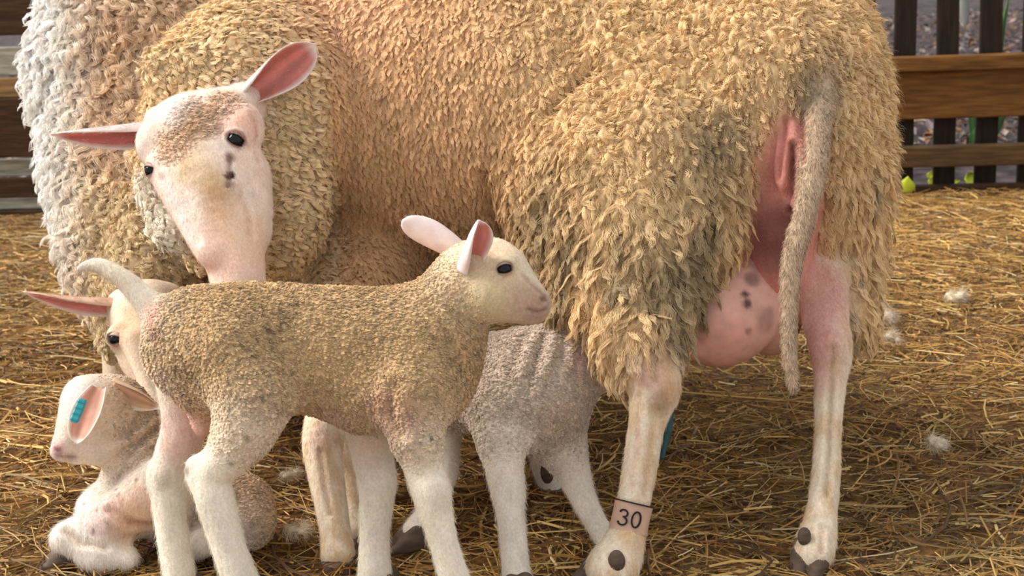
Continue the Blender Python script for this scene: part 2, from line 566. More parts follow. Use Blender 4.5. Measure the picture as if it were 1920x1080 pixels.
def ear(parent, off, base, tip, facing, length=None, width=0.04, a0=1.5, a1=0.55, bend=0.0, inner=(222, 144, 132), outer=(226, 205, 196), rim=(240, 226, 214), base_w=0.5, oval=False, peak=0.8, name='ear', thick=0.0035, roll=None):
    base, tip = np.array(base, float), np.array(tip, float)
    ax = tip - base
    L = np.linalg.norm(ax); ax /= L
    n = np.array(facing, float); n -= ax * (n @ ax); n /= np.linalg.norm(n)
    s = np.cross(ax, n)
    nu, nv = 26, 15
    fr = np.zeros((nu, nv, 3)); bk = np.zeros((nu, nv, 3)); cf = np.zeros((nu, nv, 3)); cb = np.zeros((nu, nv, 3))
    for i in range(nu):
        u = i / (nu - 1)
        um = 0.5 ** (1 / peak)
        if u < um:
            w = width * (base_w + (1 - base_w) * math.sin(0.5 * math.pi * u / um))
        else:
            w = width * max(math.cos(0.5 * math.pi * (u - um) / (1 - um)), 0.0) ** (0.5 if oval else 0.85)
        w = max(w, width * 0.05)
        A = a0 + (a1 - a0) * min(1, u * 1.15)
        rl = (roll * u) if roll else 0.0
        nn = n * math.cos(rl) + s * math.sin(rl)
        ss = s * math.cos(rl) - n * math.sin(rl)
        cc = base + ax * L * u + n * bend * L * math.sin(math.pi * u * 0.9)
        for j in range(nv):
            v = -1 + 2 * j / (nv - 1)
            ph = v * A
            x = w * math.sin(ph) / A
            z = w * (1 - math.cos(ph)) / A
            p = cc + ss * x + nn * z
            nl = nn * math.cos(ph) - ss * math.sin(ph)
            tk = thick * (1.0 - 0.6 * abs(v) ** 3) * (1 - 0.4 * u)
            fr[i, j] = p
            bk[i, j] = p - nl * tk
            e = sstep(0.70, 0.98, np.array(max(abs(v), (u - 0.5) * 2)))
            cf[i, j] = lin(inner) + (lin(rim) - lin(inner)) * e
            ve = 0.82 + 0.25 * math.sin(v * 9 + u * 3) * (1 - abs(v))
            cf[i, j] *= (ve * (1 - e) + e)
            cb[i, j] = lin(outer)
    V = np.concatenate([fr.reshape(-1, 3), bk.reshape(-1, 3)])
    C = np.concatenate([cf.reshape(-1, 3), cb.reshape(-1, 3)])
    n0 = nu * nv
    Fs = []
    id_ = lambda i, j: i * nv + j
    for i in range(nu - 1):
        for j in range(nv - 1):
            Fs.append((id_(i, j), id_(i, j + 1), id_(i + 1, j + 1), id_(i + 1, j)))
            Fs.append((n0 + id_(i, j), n0 + id_(i + 1, j), n0 + id_(i + 1, j + 1), n0 + id_(i, j + 1)))
        Fs.append((id_(i, 0), id_(i + 1, 0), n0 + id_(i + 1, 0), n0 + id_(i, 0)))
        Fs.append((id_(i, nv - 1), n0 + id_(i, nv - 1), n0 + id_(i + 1, nv - 1), id_(i + 1, nv - 1)))
    for j in range(nv - 1):
        Fs.append((id_(nu - 1, j), id_(nu - 1, j + 1), n0 + id_(nu - 1, j + 1), n0 + id_(nu - 1, j)))
        Fs.append((id_(0, j), n0 + id_(0, j), n0 + id_(0, j + 1), id_(0, j + 1)))
    Q = np.array(Fs)
    N = vnormals(V, Q)
    o = put(name, mesh_from(name, V - off, Q, M_SKIN, C), parent)
    wt = np.concatenate([np.full(n0, 0.25), np.full(n0, 1.0)])
    wt[:n0] = np.where((np.abs(np.tile(np.linspace(-1, 1, nv), nu)) > 0.8), 1.2, 0.12)
    CC = np.concatenate([np.tile(lin(rim), (n0, 1)), np.tile(lin(outer), (n0, 1))])
    fibres('ear_hair', o, off, V, Q, N, CC, wt, int(2600 * (L / 0.13) ** 2), 0.006 * (L / 0.13), 0.25, ax, 0.00013, 0.15, seed=3)
    return o

def ball(name, parent, off, c, r, material, sc_=(1, 1, 1), seg=24):
    V, Fs = [], []
    nr = seg // 2
    for i in range(nr + 1):
        th = math.pi * i / nr
        for j in range(seg):
            ph = 2 * math.pi * j / seg
            V.append((c[0] + r * sc_[0] * math.sin(th) * math.cos(ph), c[1] + r * sc_[1] * math.sin(th) * math.sin(ph), c[2] + r * sc_[2] * math.cos(th)))
    for i in range(nr):
        for j in range(seg):
            Fs.append((i * seg + j, (i + 1) * seg + j, (i + 1) * seg + (j + 1) % seg, i * seg + (j + 1) % seg))
    return put(name, mesh_from(name, np.array(V) - off, Fs, material), parent)

def set_eye(V, N, C, px, py, R, tilt=0.0, lid=(120, 88, 80), at=None):
    """sinks an almond socket with raised lids into a face; returns the eyeball's centre"""
    s = surf(V, px, py) if at is None else at
    d = np.linalg.norm(V - s, axis=1)
    n = N[d < 1.6 * R].mean(0); n /= np.linalg.norm(n)
    a = np.cross(n, UP0); a /= np.linalg.norm(a)
    b_ = np.cross(a, n)
    a, b_ = a * math.cos(tilt) + b_ * math.sin(tilt), b_ * math.cos(tilt) - a * math.sin(tilt)
    m = np.where(d < 3.2 * R)[0]
    q = V[m] - s
    e = np.sqrt((q @ a / 1.15) ** 2 + (q @ b_ / 0.85) ** 2) / R
    V[m] += n * ((-0.55 * R * (1 - sstep(0.55, 1.0, e))) + 0.26 * R * np.exp(-((e - 1.15) / 0.28) ** 2) * (1 + 0.5 * np.clip(q @ b_ / R, -1, 1)))[:, None]
    w = (1 - sstep(0.95, 1.30, e)) * 0.85
    C[m] += (lin(lid) - C[m]) * w[:, None]
    return s - n * 0.52 * R, n, a, b_

def eyeball(parent, off, e, R, lid=(206, 164, 146), up=24, low=-40):
    """the ball with an upper and a lower lid closing over it to an almond"""
    c, n, a, b_ = e
    o = ball('eye', parent, off, c, R, M_EYE, (1, 1, 1), 28)
    Vl, Fl, Cl = [], [], []
    for p0, p1 in ((math.radians(up), math.radians(112)), (math.radians(low), math.radians(-112))):
        k0 = len(Vl)
        nt, nf = 15, 7
        for j in range(nf):
            f = p0 + (p1 - p0) * max(0, j - 1) / (nf - 2)
            rr = R * (1.005 if j == 0 else 1.11)
            for i in range(nt):
                t = math.pi * (0.06 + 0.88 * i / (nt - 1))
                Vl.append(c + rr * (math.cos(t) * a * 1.04 + math.sin(t) * (math.cos(f) * n + math.sin(f) * b_)) - off)
                Cl.append(lin((58, 40, 38)) if j < 2 else lin(lid))
        for j in range(nf - 1):
            for i in range(nt - 1):
                Fl.append((k0 + j * nt + i, k0 + j * nt + i + 1, k0 + (j + 1) * nt + i + 1, k0 + (j + 1) * nt + i))
    put('eyelid', mesh_from('eyelid', Vl, Fl, M_SKIN, np.array(Cl)), o)
    return o

def crease(V, N, C, pts, width, depth, rgb=None, a=0.6, lip=0.35):
    """a fold of skin along a line on the surface: a furrow with raised lips"""
    q = [surf(V, *p) for p in pts]
    d = np.full(len(V), 9.0)
    for u, v in zip(q, q[1:]):
        w = v - u
        t = np.clip(((V - u) @ w) / (w @ w), 0, 1)
        d = np.minimum(d, np.linalg.norm(V - u - t[:, None] * w, axis=1))
    m = d < 4 * width
    e = d[m] / width
    V[m] += N[m] * (depth * (-np.exp(-e ** 2) + lip * np.exp(-((e - 1.9) / 0.8) ** 2)))[:, None]
    if rgb is not None:
        C[m] += (lin(rgb) - C[m]) * (a * np.exp(-(e * 1.0) ** 2))[:, None]

def hoof(parent, off, c, fwd, s=1.0, dew=True, color=M_HOOF):
    """a cloven hoof: two claws side by side, toes along fwd, on the ground under c"""
    c = np.array(c, float); f = np.array([fwd[0], fwd[1], 0.0]); f /= np.linalg.norm(f)
    l = np.array([-f[1], f[0], 0.0])
    b = Body()
    for sg in (-1, 1):
        h = c + l * sg * 0.0105 * s
        b.cone((h - f * 0.012 * s + (0, 0, 0.016 * s), 0.0165 * s), (h + f * 0.022 * s + (0, 0, 0.009 * s), 0.0095 * s), 0.002, w=True)
        b.cone((h - f * 0.016 * s + (0, 0, 0.030 * s), 0.0135 * s), (h + f * 0.004 * s + (0, 0, 0.018 * s), 0.0125 * s), 0.006, w=True)
    V, Q = b.mesh(0.0028 * s)
    V[:, 2] = np.maximum(V[:, 2], c[2] - 0.002)
    return put('hoof', mesh_from('hoof', V - off, Q, color), parent)

# ------------------------------------------------------------------ the setting: ground, bedding, fences
def ground_z(x, y):
    p = np.stack([x * 1.6, y * 1.6, np.zeros_like(x)], 1)
    return (fbm(p, 3, 3) - 0.5) * 0.05 + (fbm(p * 7, 9, 2) - 0.5) * 0.012 - 0.012 + sstep(4.0, 4.4, y) * 0.008
gx = np.arange(-3.8, 3.81, 0.02); gy = np.arange(0.6, 5.6, 0.02)
GX, GY = np.meshgrid(gx, gy, indexing='ij')
gz = ground_z(GX.ravel(), GY.ravel())
gp = np.stack([GX.ravel(), GY.ravel(), np.zeros(GX.size)], 1)
gz += (fbm(gp * 55, 5, 2) - 0.5) * 0.016
gv = np.stack([GX.ravel(), GY.ravel(), gz], 1)
nxg, nyg = len(gx), len(gy)
ii = (np.arange(nxg - 1)[:, None] * nyg + np.arange(nyg - 1)[None, :]).ravel()
gq = np.stack([ii, ii + nyg, ii + nyg + 1, ii + 1], 1)
t = fbm(gp * 2.2, 40, 3)[:, None]; t2 = fbm(gp * 24, 44, 3)[:, None]
gc = lin((158, 118, 76)) * (1 - t) + lin((128, 94, 60)) * t
gc = gc * (0.55 + 0.9 * t2)
# the fence line closes the pen
FA, FB = G(20, 402), G(1800, 362)
FU = (FB - FA); FU[2] = 0; FL = np.linalg.norm(FU); FU /= FL
FN = np.array([FU[1], -FU[0], 0.0])                 # towards the camera
def inside(x, y, m):
    return ((x - FA[0]) * FN[0] + (y - FA[1]) * FN[1]) > m

gq = gq[inside(gv[gq[:, 0], 0], gv[gq[:, 0], 1], -0.05)]
floor = put('floor', mesh_from('floor', gv, gq, mat('trodden bedding', attr='col', rough=0.95, spec=0.05, noise=(90, 0.6, 1.3, (1, 1, 1)), bump=0.6), gc))
tag(floor, 'brown trodden barn floor under the straw', kind='structure')

def straw(n, seed):
    r = np.random.default_rng(seed)
    y = r.uniform(1.2, 5.2, n)
    x = (r.random(n) * 2 - 1) * (0.62 * y + 0.45)
    keep = (r.random(n) < (0.62 * y + 0.45) / 3.55) & inside(x, y, 0.06)
    x, y = x[keep], y[keep]
    n = len(x)
    L = np.minimum(np.where(r.random(n) < 0.55, r.gamma(2.0, 0.014, n) + 0.012, r.gamma(2.4, 0.036, n) + 0.03), 0.32)
    W = r.uniform(0.0006, 0.0016, n) * np.where(r.random(n) < 0.18, 1.9, 1.0)
    th = r.normal(0.12, 1.25, n)
    lay = r.random(n) ** 1.5
    tilt = r.normal(0, 0.07, n)
    bend = r.normal(0, 0.95, n)
    seg = 4
    V = np.zeros((n, seg, 3, 3))
    a = th.copy()
    cx, cy = x - np.cos(a) * L / 2, y - np.sin(a) * L / 2
    s = np.linspace(-0.5, 0.5, seg)
    for i in range(seg):
        ca, sa = np.cos(a), np.sin(a)
        z = ground_z(cx, cy) + 0.004 + lay * 0.018 + s[i] * L * tilt + (0.25 - s[i] ** 2) * L * 0.12 * (bend > 0.3)
        for j, (o, dz) in enumerate(((-1, 0.0), (0, 0.9), (1, 0.0))):
            V[:, i, j, 0] = cx - sa * W * o
            V[:, i, j, 1] = cy + ca * W * o
            V[:, i, j, 2] = z + dz * W
        cx = cx + ca * L / (seg - 1); cy = cy + sa * L / (seg - 1)
        a = a + bend / (seg - 1)
    b = (np.arange(n) * seg * 3)[:, None]
    q = []
    for i in range(seg - 1):
        for j in range(2):
            q.append(np.concatenate([b + i * 3 + j, b + i * 3 + j + 1, b + (i + 1) * 3 + j + 1, b + (i + 1) * 3 + j], 1))
    pal = np.array([lin(c) for c in ((196, 156, 86), (160, 116, 56), (212, 178, 112), (122, 86, 44), (92, 66, 38), (150, 124, 76), (226, 204, 152))])
    c = pal[r.choice(7, n, p=(0.20, 0.25, 0.10, 0.21, 0.15, 0.06, 0.03))]
    patch = fbm(np.stack([x * 2.0, y * 2.0, 0 * x], 1), 77, 3)
    c = c * (0.60 + 0.72 * patch)[:, None] * np.array([1.0, 0.98, 0.96]) * r.uniform(0.8, 1.2, (n, 1))
    gr = (sstep(0.1, 0.9, x) * (1 - sstep(1.95, 2.25, y)))[:, None] * (r.random(n) < 0.5)[:, None]
    c = c * (1 - gr * 0.45) + lin((110, 108, 82)) * gr * 0.45
    return V.reshape(-1, 3), np.concatenate(q), np.repeat(c, seg * 3, 0)
sv, sq, scol = straw(160000, 5)
st = put('straw_bedding', mesh_from('straw_bedding', sv, sq, M_STRAW, scol, smooth=False))
tag(st, 'loose golden straw and hay strewn over the pen floor', 'straw', kind='stuff')

# ---- fences behind the pen: every board, rail and picket is a piece of its own
def on_fence(px, py, back=0.0):
    """(distance along the fence, height) under a pixel, on the plane lying back behind the fence line"""
    r = FW + RT * ((px - 960) / F) + UP * ((540 - py) / F)
    o = FA - FN * back
    q = CP + r * (((o - CP) @ FN) / (r @ FN))
    return (q - FA) @ FU, q[2]

M_PLANK = [mat('fence timber', c, rough=0.75, spec=0.2, noise=(9, 0.55, 1.3, st_), bump=0.35) for c, st_ in
           (((122, 82, 40), (1, 1, 9)), ((74, 50, 30), (1, 1, 9)), ((48, 36, 27), (9, 9, 1)), ((196, 190, 168), (1, 1, 9)), ((150, 116, 76), (1, 1, 9)), ((98, 72, 46), (1, 1, 9)))]

def board(name, parent, off, u0, u1, z0, z1, back, thick, m, seed=0, lean=0.0):
    """one sawn board with eased edges and slightly uneven faces"""
    r = random.Random(seed)
    b = 0.004
    prof = [(-1, -1, 1, 0), (-1, -1, 0, 1), (-1, 1, 0, 1), (-1, 1, 1, 0), (1, 1, 1, 0), (1, 1, 0, 1), (1, -1, 0, 1), (1, -1, 1, 0)]
    V, Fs = [], []
    along_u = (u1 - u0) >= (z1 - z0)
    n = 7
    for i in range(n):
        s = i / (n - 1)
        wob = r.uniform(-0.0025, 0.0025)
        for sx, sy, ex, ey in prof:
            t = back - thick / 2 + sx * (thick / 2 - b * ex)
            if along_u:
                u = u0 + (u1 - u0) * s
                z = (z0 + z1) / 2 + sy * ((z1 - z0) / 2 - b * ey) + wob
            else:
                z = z0 + (z1 - z0) * s
                u = (u0 + u1) / 2 + sy * ((u1 - u0) / 2 - b * ey) + wob + lean * (z - z0)
            p = FA + FU * u - FN * (t + r.uniform(-0.001, 0.001))
            V.append((p[0] - off[0], p[1] - off[1], z - off[2]))
    for i in range(n - 1):
        for j in range(8):
            k = (j + 1) % 8
            Fs.append((i * 8 + j, i * 8 + k, (i + 1) * 8 + k, (i + 1) * 8 + j))
    Fs.append(tuple(range(7, -1, -1))); Fs.append(tuple((n - 1) * 8 + j for j in range(8)))
    o = put(name, mesh_from(name, V, Fs, m, smooth=False), parent)
    return o

def zat(px, py, back=0.0):
    return on_fence(px, py, back)[1]
UMID = on_fence(640, 300)[0]
off = FA + FU * (on_fence(1800, 300)[0]); off[2] = 0
fr = root('picket_fence', off, 'brown timber fence of dark pickets behind horizontal rails, right of the ewe', 'fence')
u_end = on_fence(3100, 300)[0]
board('rail', fr, off, UMID, u_end, zat(1800, 128), zat(1800, 100), -0.02, 0.05, M_PLANK[0], 1)
board('rail', fr, off, UMID, u_end, zat(1800, 219), zat(1800, 129), 0.0, 0.035, M_PLANK[0], 2)
board('rail', fr, off, UMID, u_end, zat(1800, 306), zat(1800, 268), -0.02, 0.05, M_PLANK[5], 3)
board('rail', fr, off, UMID, u_end, -0.03, zat(1800, 344), 0.0, 0.04, M_PLANK[1], 4)
pu = (on_fence(1860, 60, 0.04)[0] - on_fence(1780, 60, 0.04)[0])
u0 = on_fence(1776, 60, 0.04)[0]
for k in range(-14, 15):
    uc = u0 + pu * k
    if uc < UMID: continue
    board('picket', fr, off, uc - pu * 0.26, uc + pu * 0.26, -0.02, 1.25, 0.04, 0.022, M_PLANK[2], 20 + k)  # darkest timber tone: backlit shade painted into the pickets
tag(fr.children[0], 'narrow brown rail lying on top of the wide one')

off = FA.copy(); off[2] = 0
fl = root('board_fence', off, 'fence of dark and pale horizontal boards, light and shade painted in, behind the left sheep', 'fence')
ul = on_fence(-1150, 300)[0]
for i, (y0, y1, m, bk, th) in enumerate(((-140, 66, 1, 0, 0.03), (88, 141, 3, 0.05, 0.03), (145, 182, 4, 0.0, 0.03), (183, 293, 1, -0.01, 0.03), (296, 328, 3, 0.06, 0.02), (331, 368, 1, 0, 0.03), (371, 391, 3, 0.03, 0.03), (391, 440, 1, 0, 0.035))):  # pale planks paint in sunlight and a bright gap, lowest one ground shade
    board('plank', fl, off, ul, UMID - 0.01, zat(20, y1, bk), zat(20, y0, bk), bk, th, M_PLANK[m], 60 + i)
for k in range(5):
    uc = ul + 0.25 + k * (UMID - ul - 0.3) / 4
    board('post', fl, off, uc - 0.04, uc + 0.04, -0.02, 1.2, 0.14, 0.07, M_PLANK[2], 80 + k)

# ---- the yard beyond the fence
gv2 = []
xs = np.linspace(-16, 16, 120); ys = np.linspace(4.6, 34, 150)
XX, YY = np.meshgrid(xs, ys, indexing='ij')
pp = np.stack([XX.ravel(), YY.ravel(), 0 * XX.ravel()], 1)
zz = -0.05 + (fbm(pp * 1.5, 8, 3) - 0.5) * 0.12
vv = np.stack([XX.ravel(), YY.ravel(), zz], 1)
i2 = (np.arange(119)[:, None] * 150 + np.arange(149)[None, :]).ravel()
q2 = np.stack([i2, i2 + 150, i2 + 151, i2 + 1], 1)
cy = lin((78, 68, 68)) * (0.4 + 0.9 * fbm(pp * 6, 12, 3))[:, None]
yard = put('ground', mesh_from('ground', vv, q2, mat('yard soil', attr='col', rough=0.95, noise=(14, 0.35, 1.6, (1, 1, 1)), bump=0.8), cy))
tag(yard, 'grey littered yard ground beyond the fence', kind='structure')
# fallen leaves and twigs on it
r = np.random.default_rng(12)
n = 22000
ly = r.uniform(5.0, 14, n); lx = r.uniform(-5, 6, n) * ly / 10
s_ = r.uniform(0.012, 0.05, n); a_ = r.uniform(0, 6.28, n); w_ = s_ * r.uniform(0.12, 0.6, n)
lz = np.interp(ly, [4, 40], [0, 0]) + 0.02 + r.uniform(-0.02, 0.03, n)
ca, sa = np.cos(a_), np.sin(a_)
tl = r.normal(0, 0.35, n)
LV = np.zeros((n, 4, 3))
for k, (u, v) in enumerate(((-1, 0), (0, -1), (1, 0), (0, 1))):
    LV[:, k, 0] = lx + ca * s_ * u - sa * w_ * v
    LV[:, k, 1] = ly + sa * s_ * u + ca * w_ * v
    LV[:, k, 2] = lz + tl * s_ * u + abs(v) * 0.006
pal = np.array([lin(c) for c in ((118, 104, 100), (150, 134, 124), (80, 62, 52), (132, 96, 66), (52, 46, 48))])
lc = pal[r.choice(5, n)]
lf = put('leaf_litter', mesh_from('leaf_litter', LV.reshape(-1, 3), (np.arange(n)[:, None] * 4 + np.arange(4)), M_STRAW, np.repeat(lc, 4, 0), smooth=False))
tag(lf, 'dry grey and brown leaf litter in the yard beyond the fence', 'leaf litter', kind='stuff')

def blade(name, parent, off, a, b, w, c, bend=0.1, thick=0.004, seg=9):
    """one strap leaf with a folded midrib"""
    a, b = np.array(a, float), np.array(b, float)
    ax = b - a; L = np.linalg.norm(ax); ax /= L
    sd = np.cross(ax, FN); sd /= np.linalg.norm(sd)
    V, Fs = [], []
    for i in range(seg):
        s = i / (seg - 1)
        ww = w * (0.55 + 0.6 * math.sin(math.pi * s) ** 1) * (1 - s ** 3) + 0.0008
        cc = a + ax * L * s + FN * bend * L * math.sin(math.pi * s * 0.5) + np.array([0, 0, 1]) * bend * L * 0.4 * math.sin(math.pi * s)
        for v, dz in ((-1, 0.3 * ww), (0, 0), (1, 0.3 * ww), (0, -thick)):
            V.append(cc + sd * v * ww + FN * dz - off)
    for i in range(seg - 1):
        for j in range(4):
            k = (j + 1) % 4
            Fs.append((i * 4 + j, i * 4 + k, (i + 1) * 4 + k, (i + 1) * 4 + j))
    Fs.append((3, 2, 1, 0)); Fs.append(tuple((seg - 1) * 4 + j for j in range(4)))
    return put(name, mesh_from(name, V, Fs, c), parent)

M_GREEN = mat('green leaf', (96, 140, 84), rough=0.5, noise=(20, 0.8, 1.15, (1, 1, 1)))
M_LIME = mat('yellow green leaf', (226, 236, 70), rough=0.5, noise=(20, 0.85, 1.1, (1, 1, 1)))
M_PALE = mat('dry white leaf', (226, 226, 214), rough=0.6, noise=(20, 0.85, 1.1, (1, 1, 1)))
def spot(px, py, back):
    u, z = on_fence(px, py, back)
    p = FA + FU * u - FN * back
    return np.array([p[0], p[1], z])
def plant(label, basepx, back, blades, cat='plant'):
    b = spot(basepx, 360, back); b[2] = -0.04
    o = root('yard_plant', b, label, cat)
    for (x0, y0, x1, y1, w, m) in blades:
        blade('leaf', o, b, spot(x0, y0, back), spot(x1, y1, back), w * 1.6, m, 0.06)
plant('long green strap-leaved plant seen through the pickets at the right', 1832, 0.5, ((1822, 300, 1843, 214, .017, M_GREEN), (1830, 300, 1818, 120, .012, M_GREEN), (1836, 310, 1880, 60, .011, M_GREEN), (1840, 300, 1900, 170, .009, M_GREEN), (1826, 300, 1890, -20, .011, M_GREEN)))
plant('yellow-green sunlit leaf clump low behind the fence', 1762, 0.14, ((1742, 345, 1790, 318, .013, M_LIME), (1738, 330, 1788, 312, .007, M_LIME), (1745, 352, 1800, 338, .012, M_LIME)))
plant('bright yellow leaf tip with a white end at the fence foot', 1832, 0.12, ((1812, 342, 1838, 326, .016, M_LIME), (1830, 335, 1846, 322, .015, M_PALE)))
plant('small pale yellow leaf upright beside the ewe hip', 1700, -0.08, ((1697, 362, 1702, 330, .016, M_LIME),))
plant('white dry leaf hanging between two pickets', 1805, 0.3, ((1800, -10, 1808, 56, .014, M_PALE),))
# ------------------------------------------------------------------ the ewe with the turned head
def ewe():
    b = Body()
    w = 'wool'
    b.chain([(1425, 190, 2.14, 224), (1080, 180, 2.32, 292), (760, 180, 2.46, 302)], 0.06, w, sub=1)
    b.cone((1480, 70, 2.2, 140), (1420, 60, 2.2, 160), 0.06, w)
    b.ell((1500, 330, 2.14), (148, 200, 150), 0.05, w)
    b.cone((1225, 370, 2.10, 212), (1202, 640, 1.97, 68), 0.09, w)
    b.cone((1202, 640, 1.97, 66), (1212, 688, 1.95, 50), 0.02, w)
    b.cone((1090, 400, 2.13, 120), (1110, 560, 2.05, 66), 0.06, w)
    b.cone((1556, 300, 2.19, 98), (1584, 590, 2.11, 46), 0.04, w)
    b.cone((1584, 590, 2.11, 44), (1582, 640, 2.09, 24), 0.02, w)
    # neck folded back along the flank
    b.cone((640, 190, 2.42, 190), (490, 205, 2.27, 190), 0.025, w)
    b.cone((490, 205, 2.27, 192), (440, 290, 2.24, 170), 0.03, w)
    b.cone((520, 260, 2.18, 80), (540, 390, 2.16, 62), 0.03, w)
    b.cone((298, 345, 2.13, 30), (335, 420, 2.09, 36), 0.015, 'cheek')
    b.cone((320, 135, 2.16, 40), (455, 112, 2.15, 46), 0.03, w)
    b.cone((690, 470, 2.40, 105), (640, 640, 2.20, 60), 0.04, w)
    b.cone((760, 470, 2.50, 100), (700, 640, 2.30, 55), 0.04, w)
    b.cone((420, 420, 2.16, 80), (530, 440, 2.17, 55), 0.03, w)
    # head
    f = 'face'
    b.chain([(372, 268, 2.08, 86), (395, 320, 2.045, 92), (420, 400, 2.02, 78), (437, 470, 2.0, 58), (447, 530, 1.985, 50), (453, 580, 1.975, 42)], 0.015, f)
    b.cone((300, 228, 2.095, 28), (455, 192, 2.085, 34), 0.03, f)            # poll
    b.cone((345, 240, 2.06, 50), (420, 225, 2.05, 50), 0.03, f)              # forehead
    b.ell((458, 240, 2.025), (36, 46, 40), 0.02, f)
    b.ell((288, 272, 2.05), (32, 44, 38), 0.02, f)
    b.cone((302, 318, 2.02, 26), (392, 474, 1.965, 24), 0.02, f)            # nasal bone
    b.cone((463, 330, 2.035, 42), (468, 430, 2.025, 36), 0.025, f)           # jaw
    b.groove((434, 285, 1.952, 4), (438, 345, 1.945, 5), 0.006, f)
    b.groove((438, 505, 1.93, 5), (452, 512, 1.928, 4), 0.006, f)
    # hind legs
    s = 'leg'
    b.chain([(1220, 690, 1.945, 44), (1223, 715, 1.94, 46), (1224, 745, 1.935, 43), (1212, 800, 1.925, 34), (1198, 890, 1.915, 32), (1187, 945, 1.91, 31), (1179, 990, 1.905, 33), (1162, 1040, 1.895, 44), (1148, 1066, 1.885, 50)], 0.015, s)
    b.ell((1256, 728, 1.945), (15, 34, 18), 0.02, s)
    b.chain([(1530, 480, 2.11, 55), (1552, 630, 2.04, 40), (1557, 700, 2.03, 31), (1553, 800, 2.01, 25), (1548, 900, 1.985, 27), (1540, 965, 1.965, 29), (1531, 1015, 1.95, 37), (1524, 1040, 1.935, 38)], 0.015, s)
    b.ell((1576, 665, 2.04), (16, 40, 16), 0.02, s)
    # front legs
    b.chain([(640, 640, 2.20, 52), (622, 740, 2.11, 42), (606, 822, 2.06, 39), (609, 875, 2.045, 35), (622, 955, 2.025, 30), (630, 1005, 2.01, 29), (634, 1040, 2.0, 33)], 0.015, s)
    b.chain([(700, 640, 2.30, 50), (672, 740, 2.2, 40), (648, 830, 2.14, 30), (652, 900, 2.12, 25), (662, 965, 2.09, 22), (666, 1000, 2.08, 28)], 0.015, s)
    # tail
    tl = 'tail'
    b.chain([(1522, 110, 2.02, 40), (1531, 180, 1.975, 32), (1533, 240, 1.945, 25), (1522, 335, 1.925, 24), (1503, 420, 1.92, 22), (1484, 500, 1.92, 19), (1479, 600, 1.925, 15), (1482, 680, 1.93, 13), (1488, 726, 1.93, 9)], 0.012, tl)
    # bare skin under the tail and inside the thighs
    p = 'pink'
    b.ell((1474, 300, 1.995), (38, 92, 70), 0.015, p)
    b.cone((1478, 270, 1.965, 18), (1476, 340, 1.96, 20), 0.008, p)
    b.cone((1500, 250, 1.96, 14), (1494, 380, 1.955, 16), 0.008, p)
    b.cone((1470, 400, 2.02, 60), (1460, 500, 2.05, 60), 0.03, p)
    b.groove((1474, 235, 1.915, 5), (1462, 330, 1.91, 7), 0.006, p)
    b.groove((1484, 300, 1.905, 6), (1478, 410, 1.93, 14), 0.006, p)
    V, Q = b.mesh(0.0037)
    N = vnormals(V, Q)
    W = b.weights(V, ['wool', 'face', 'leg', 'tail', 'pink', 'cheek'], 0.007)
    wl = np.clip(W['wool'] + W['cheek'], 0, 1) ** 1.5
    x, y, z = V.T
    # kinds of fleece: fine staples on the front flank, pebbled on the rump, ropes on the thighs, curls on the neck
    front = 1 - sstep(P(830, 0, 2.1)[0], P(1120, 0, 2.1)[0], x + 0.06 * (fbm(V * 9, 50) - 0.5))
    low = 1 - sstep(0.44, 0.58, z + 0.08 * (fbm(V * 11, 51) - 0.5))
    neck = (1 - sstep(P(585, 0, 2.15)[0], P(612, 0, 2.15)[0], x)) * 1.0
    wA = front * (1 - neck); wD = neck
    wC = (1 - front) * low; wB = (1 - front) * (1 - low)
    hB, cid, eB = locks(V, N, 0.0150, 2.4, 0.0080, 4, 0.45, 0.4)
    H = hB * (0.6 * wA + 1.2 * wB + 1.5 * wC + 0.9 * wD)
    # gathered folds where the flank meets the thigh
    fold = fbm(np.stack([x * 16 + z * 9, y * 5, z * 2.2 - x * 5], 1), 61, 2) - 0.5
    H += fold * 0.026 * (1 - neck) * (0.4 + 0.6 * (1 - front))
    H += (fbm(V * 150, 90, 2) - 0.5) * 0.003
    V = V + N * (H * wl)[:, None]
    hs = (fbm(V * np.array([220, 220, 90]), 91, 2) - 0.5) * 0.0016
    V = V + N * (hs * (W['leg'] + W['tail'] + W['face'] * 0.6))[:, None]
    V[:, 2] = np.maximum(V[:, 2], -0.004)
    for ln in ([(1025, 210), (1060, 172), (1112, 128)], [(905, 330), (925, 400), (960, 470)], [(960, 300), (970, 380), (985, 450)], [(1215, 500), (1230, 580)], [(1330, 430), (1345, 520)]):
        crease(V, N, V, ln, .010, .020, lip=0.2)
    N = vnormals(V, Q)
    # colours of the coat
    n1 = fbm(V * 6, 70, 3)[:, None]
    cw = lin((222, 186, 142)) * (1 - n1) + lin((206, 170, 122)) * n1
    cw = cw + (lin((224, 182, 136)) - cw) * (front * 0.8)[:, None]
    cw = cw + (lin((232, 200, 150)) - cw) * ((wB + wC) * 0.75)[:, None]
    cw = cw + (lin((234, 208, 164)) - cw) * (neck * 0.85)[:, None]
    C = cw * (0.9 + 0.2 * cid)[:, None]
    dab(C, V, surf(V, 640, 20), 0.10, (232, 190, 150), 0.7)  # warm top light on the back, painted into the coat
    # dung-grey soiling of the lower thigh and of the flank fold
    st = sstep(0.52, 0.66, fbm(V * np.array([22, 22, 7]), 75, 3)) * (1 - front) * low
    C += (lin((128, 114, 90)) - C) * (st * 0.7)[:, None]
    for (px, py, rr, a) in ((1330, 330, .07, .4), (1210, 480, .06, .4), (1250, 560, .05, .4), (1530, 170, .035, .7), (1560, 560, .04, .6), (1040, 440, .08, .3), (900, 470, .08, .3), (1350, 260, .04, .35)):
        dab(C, V, surf(V, px, py), rr, (134, 118, 92), a, 0.8)
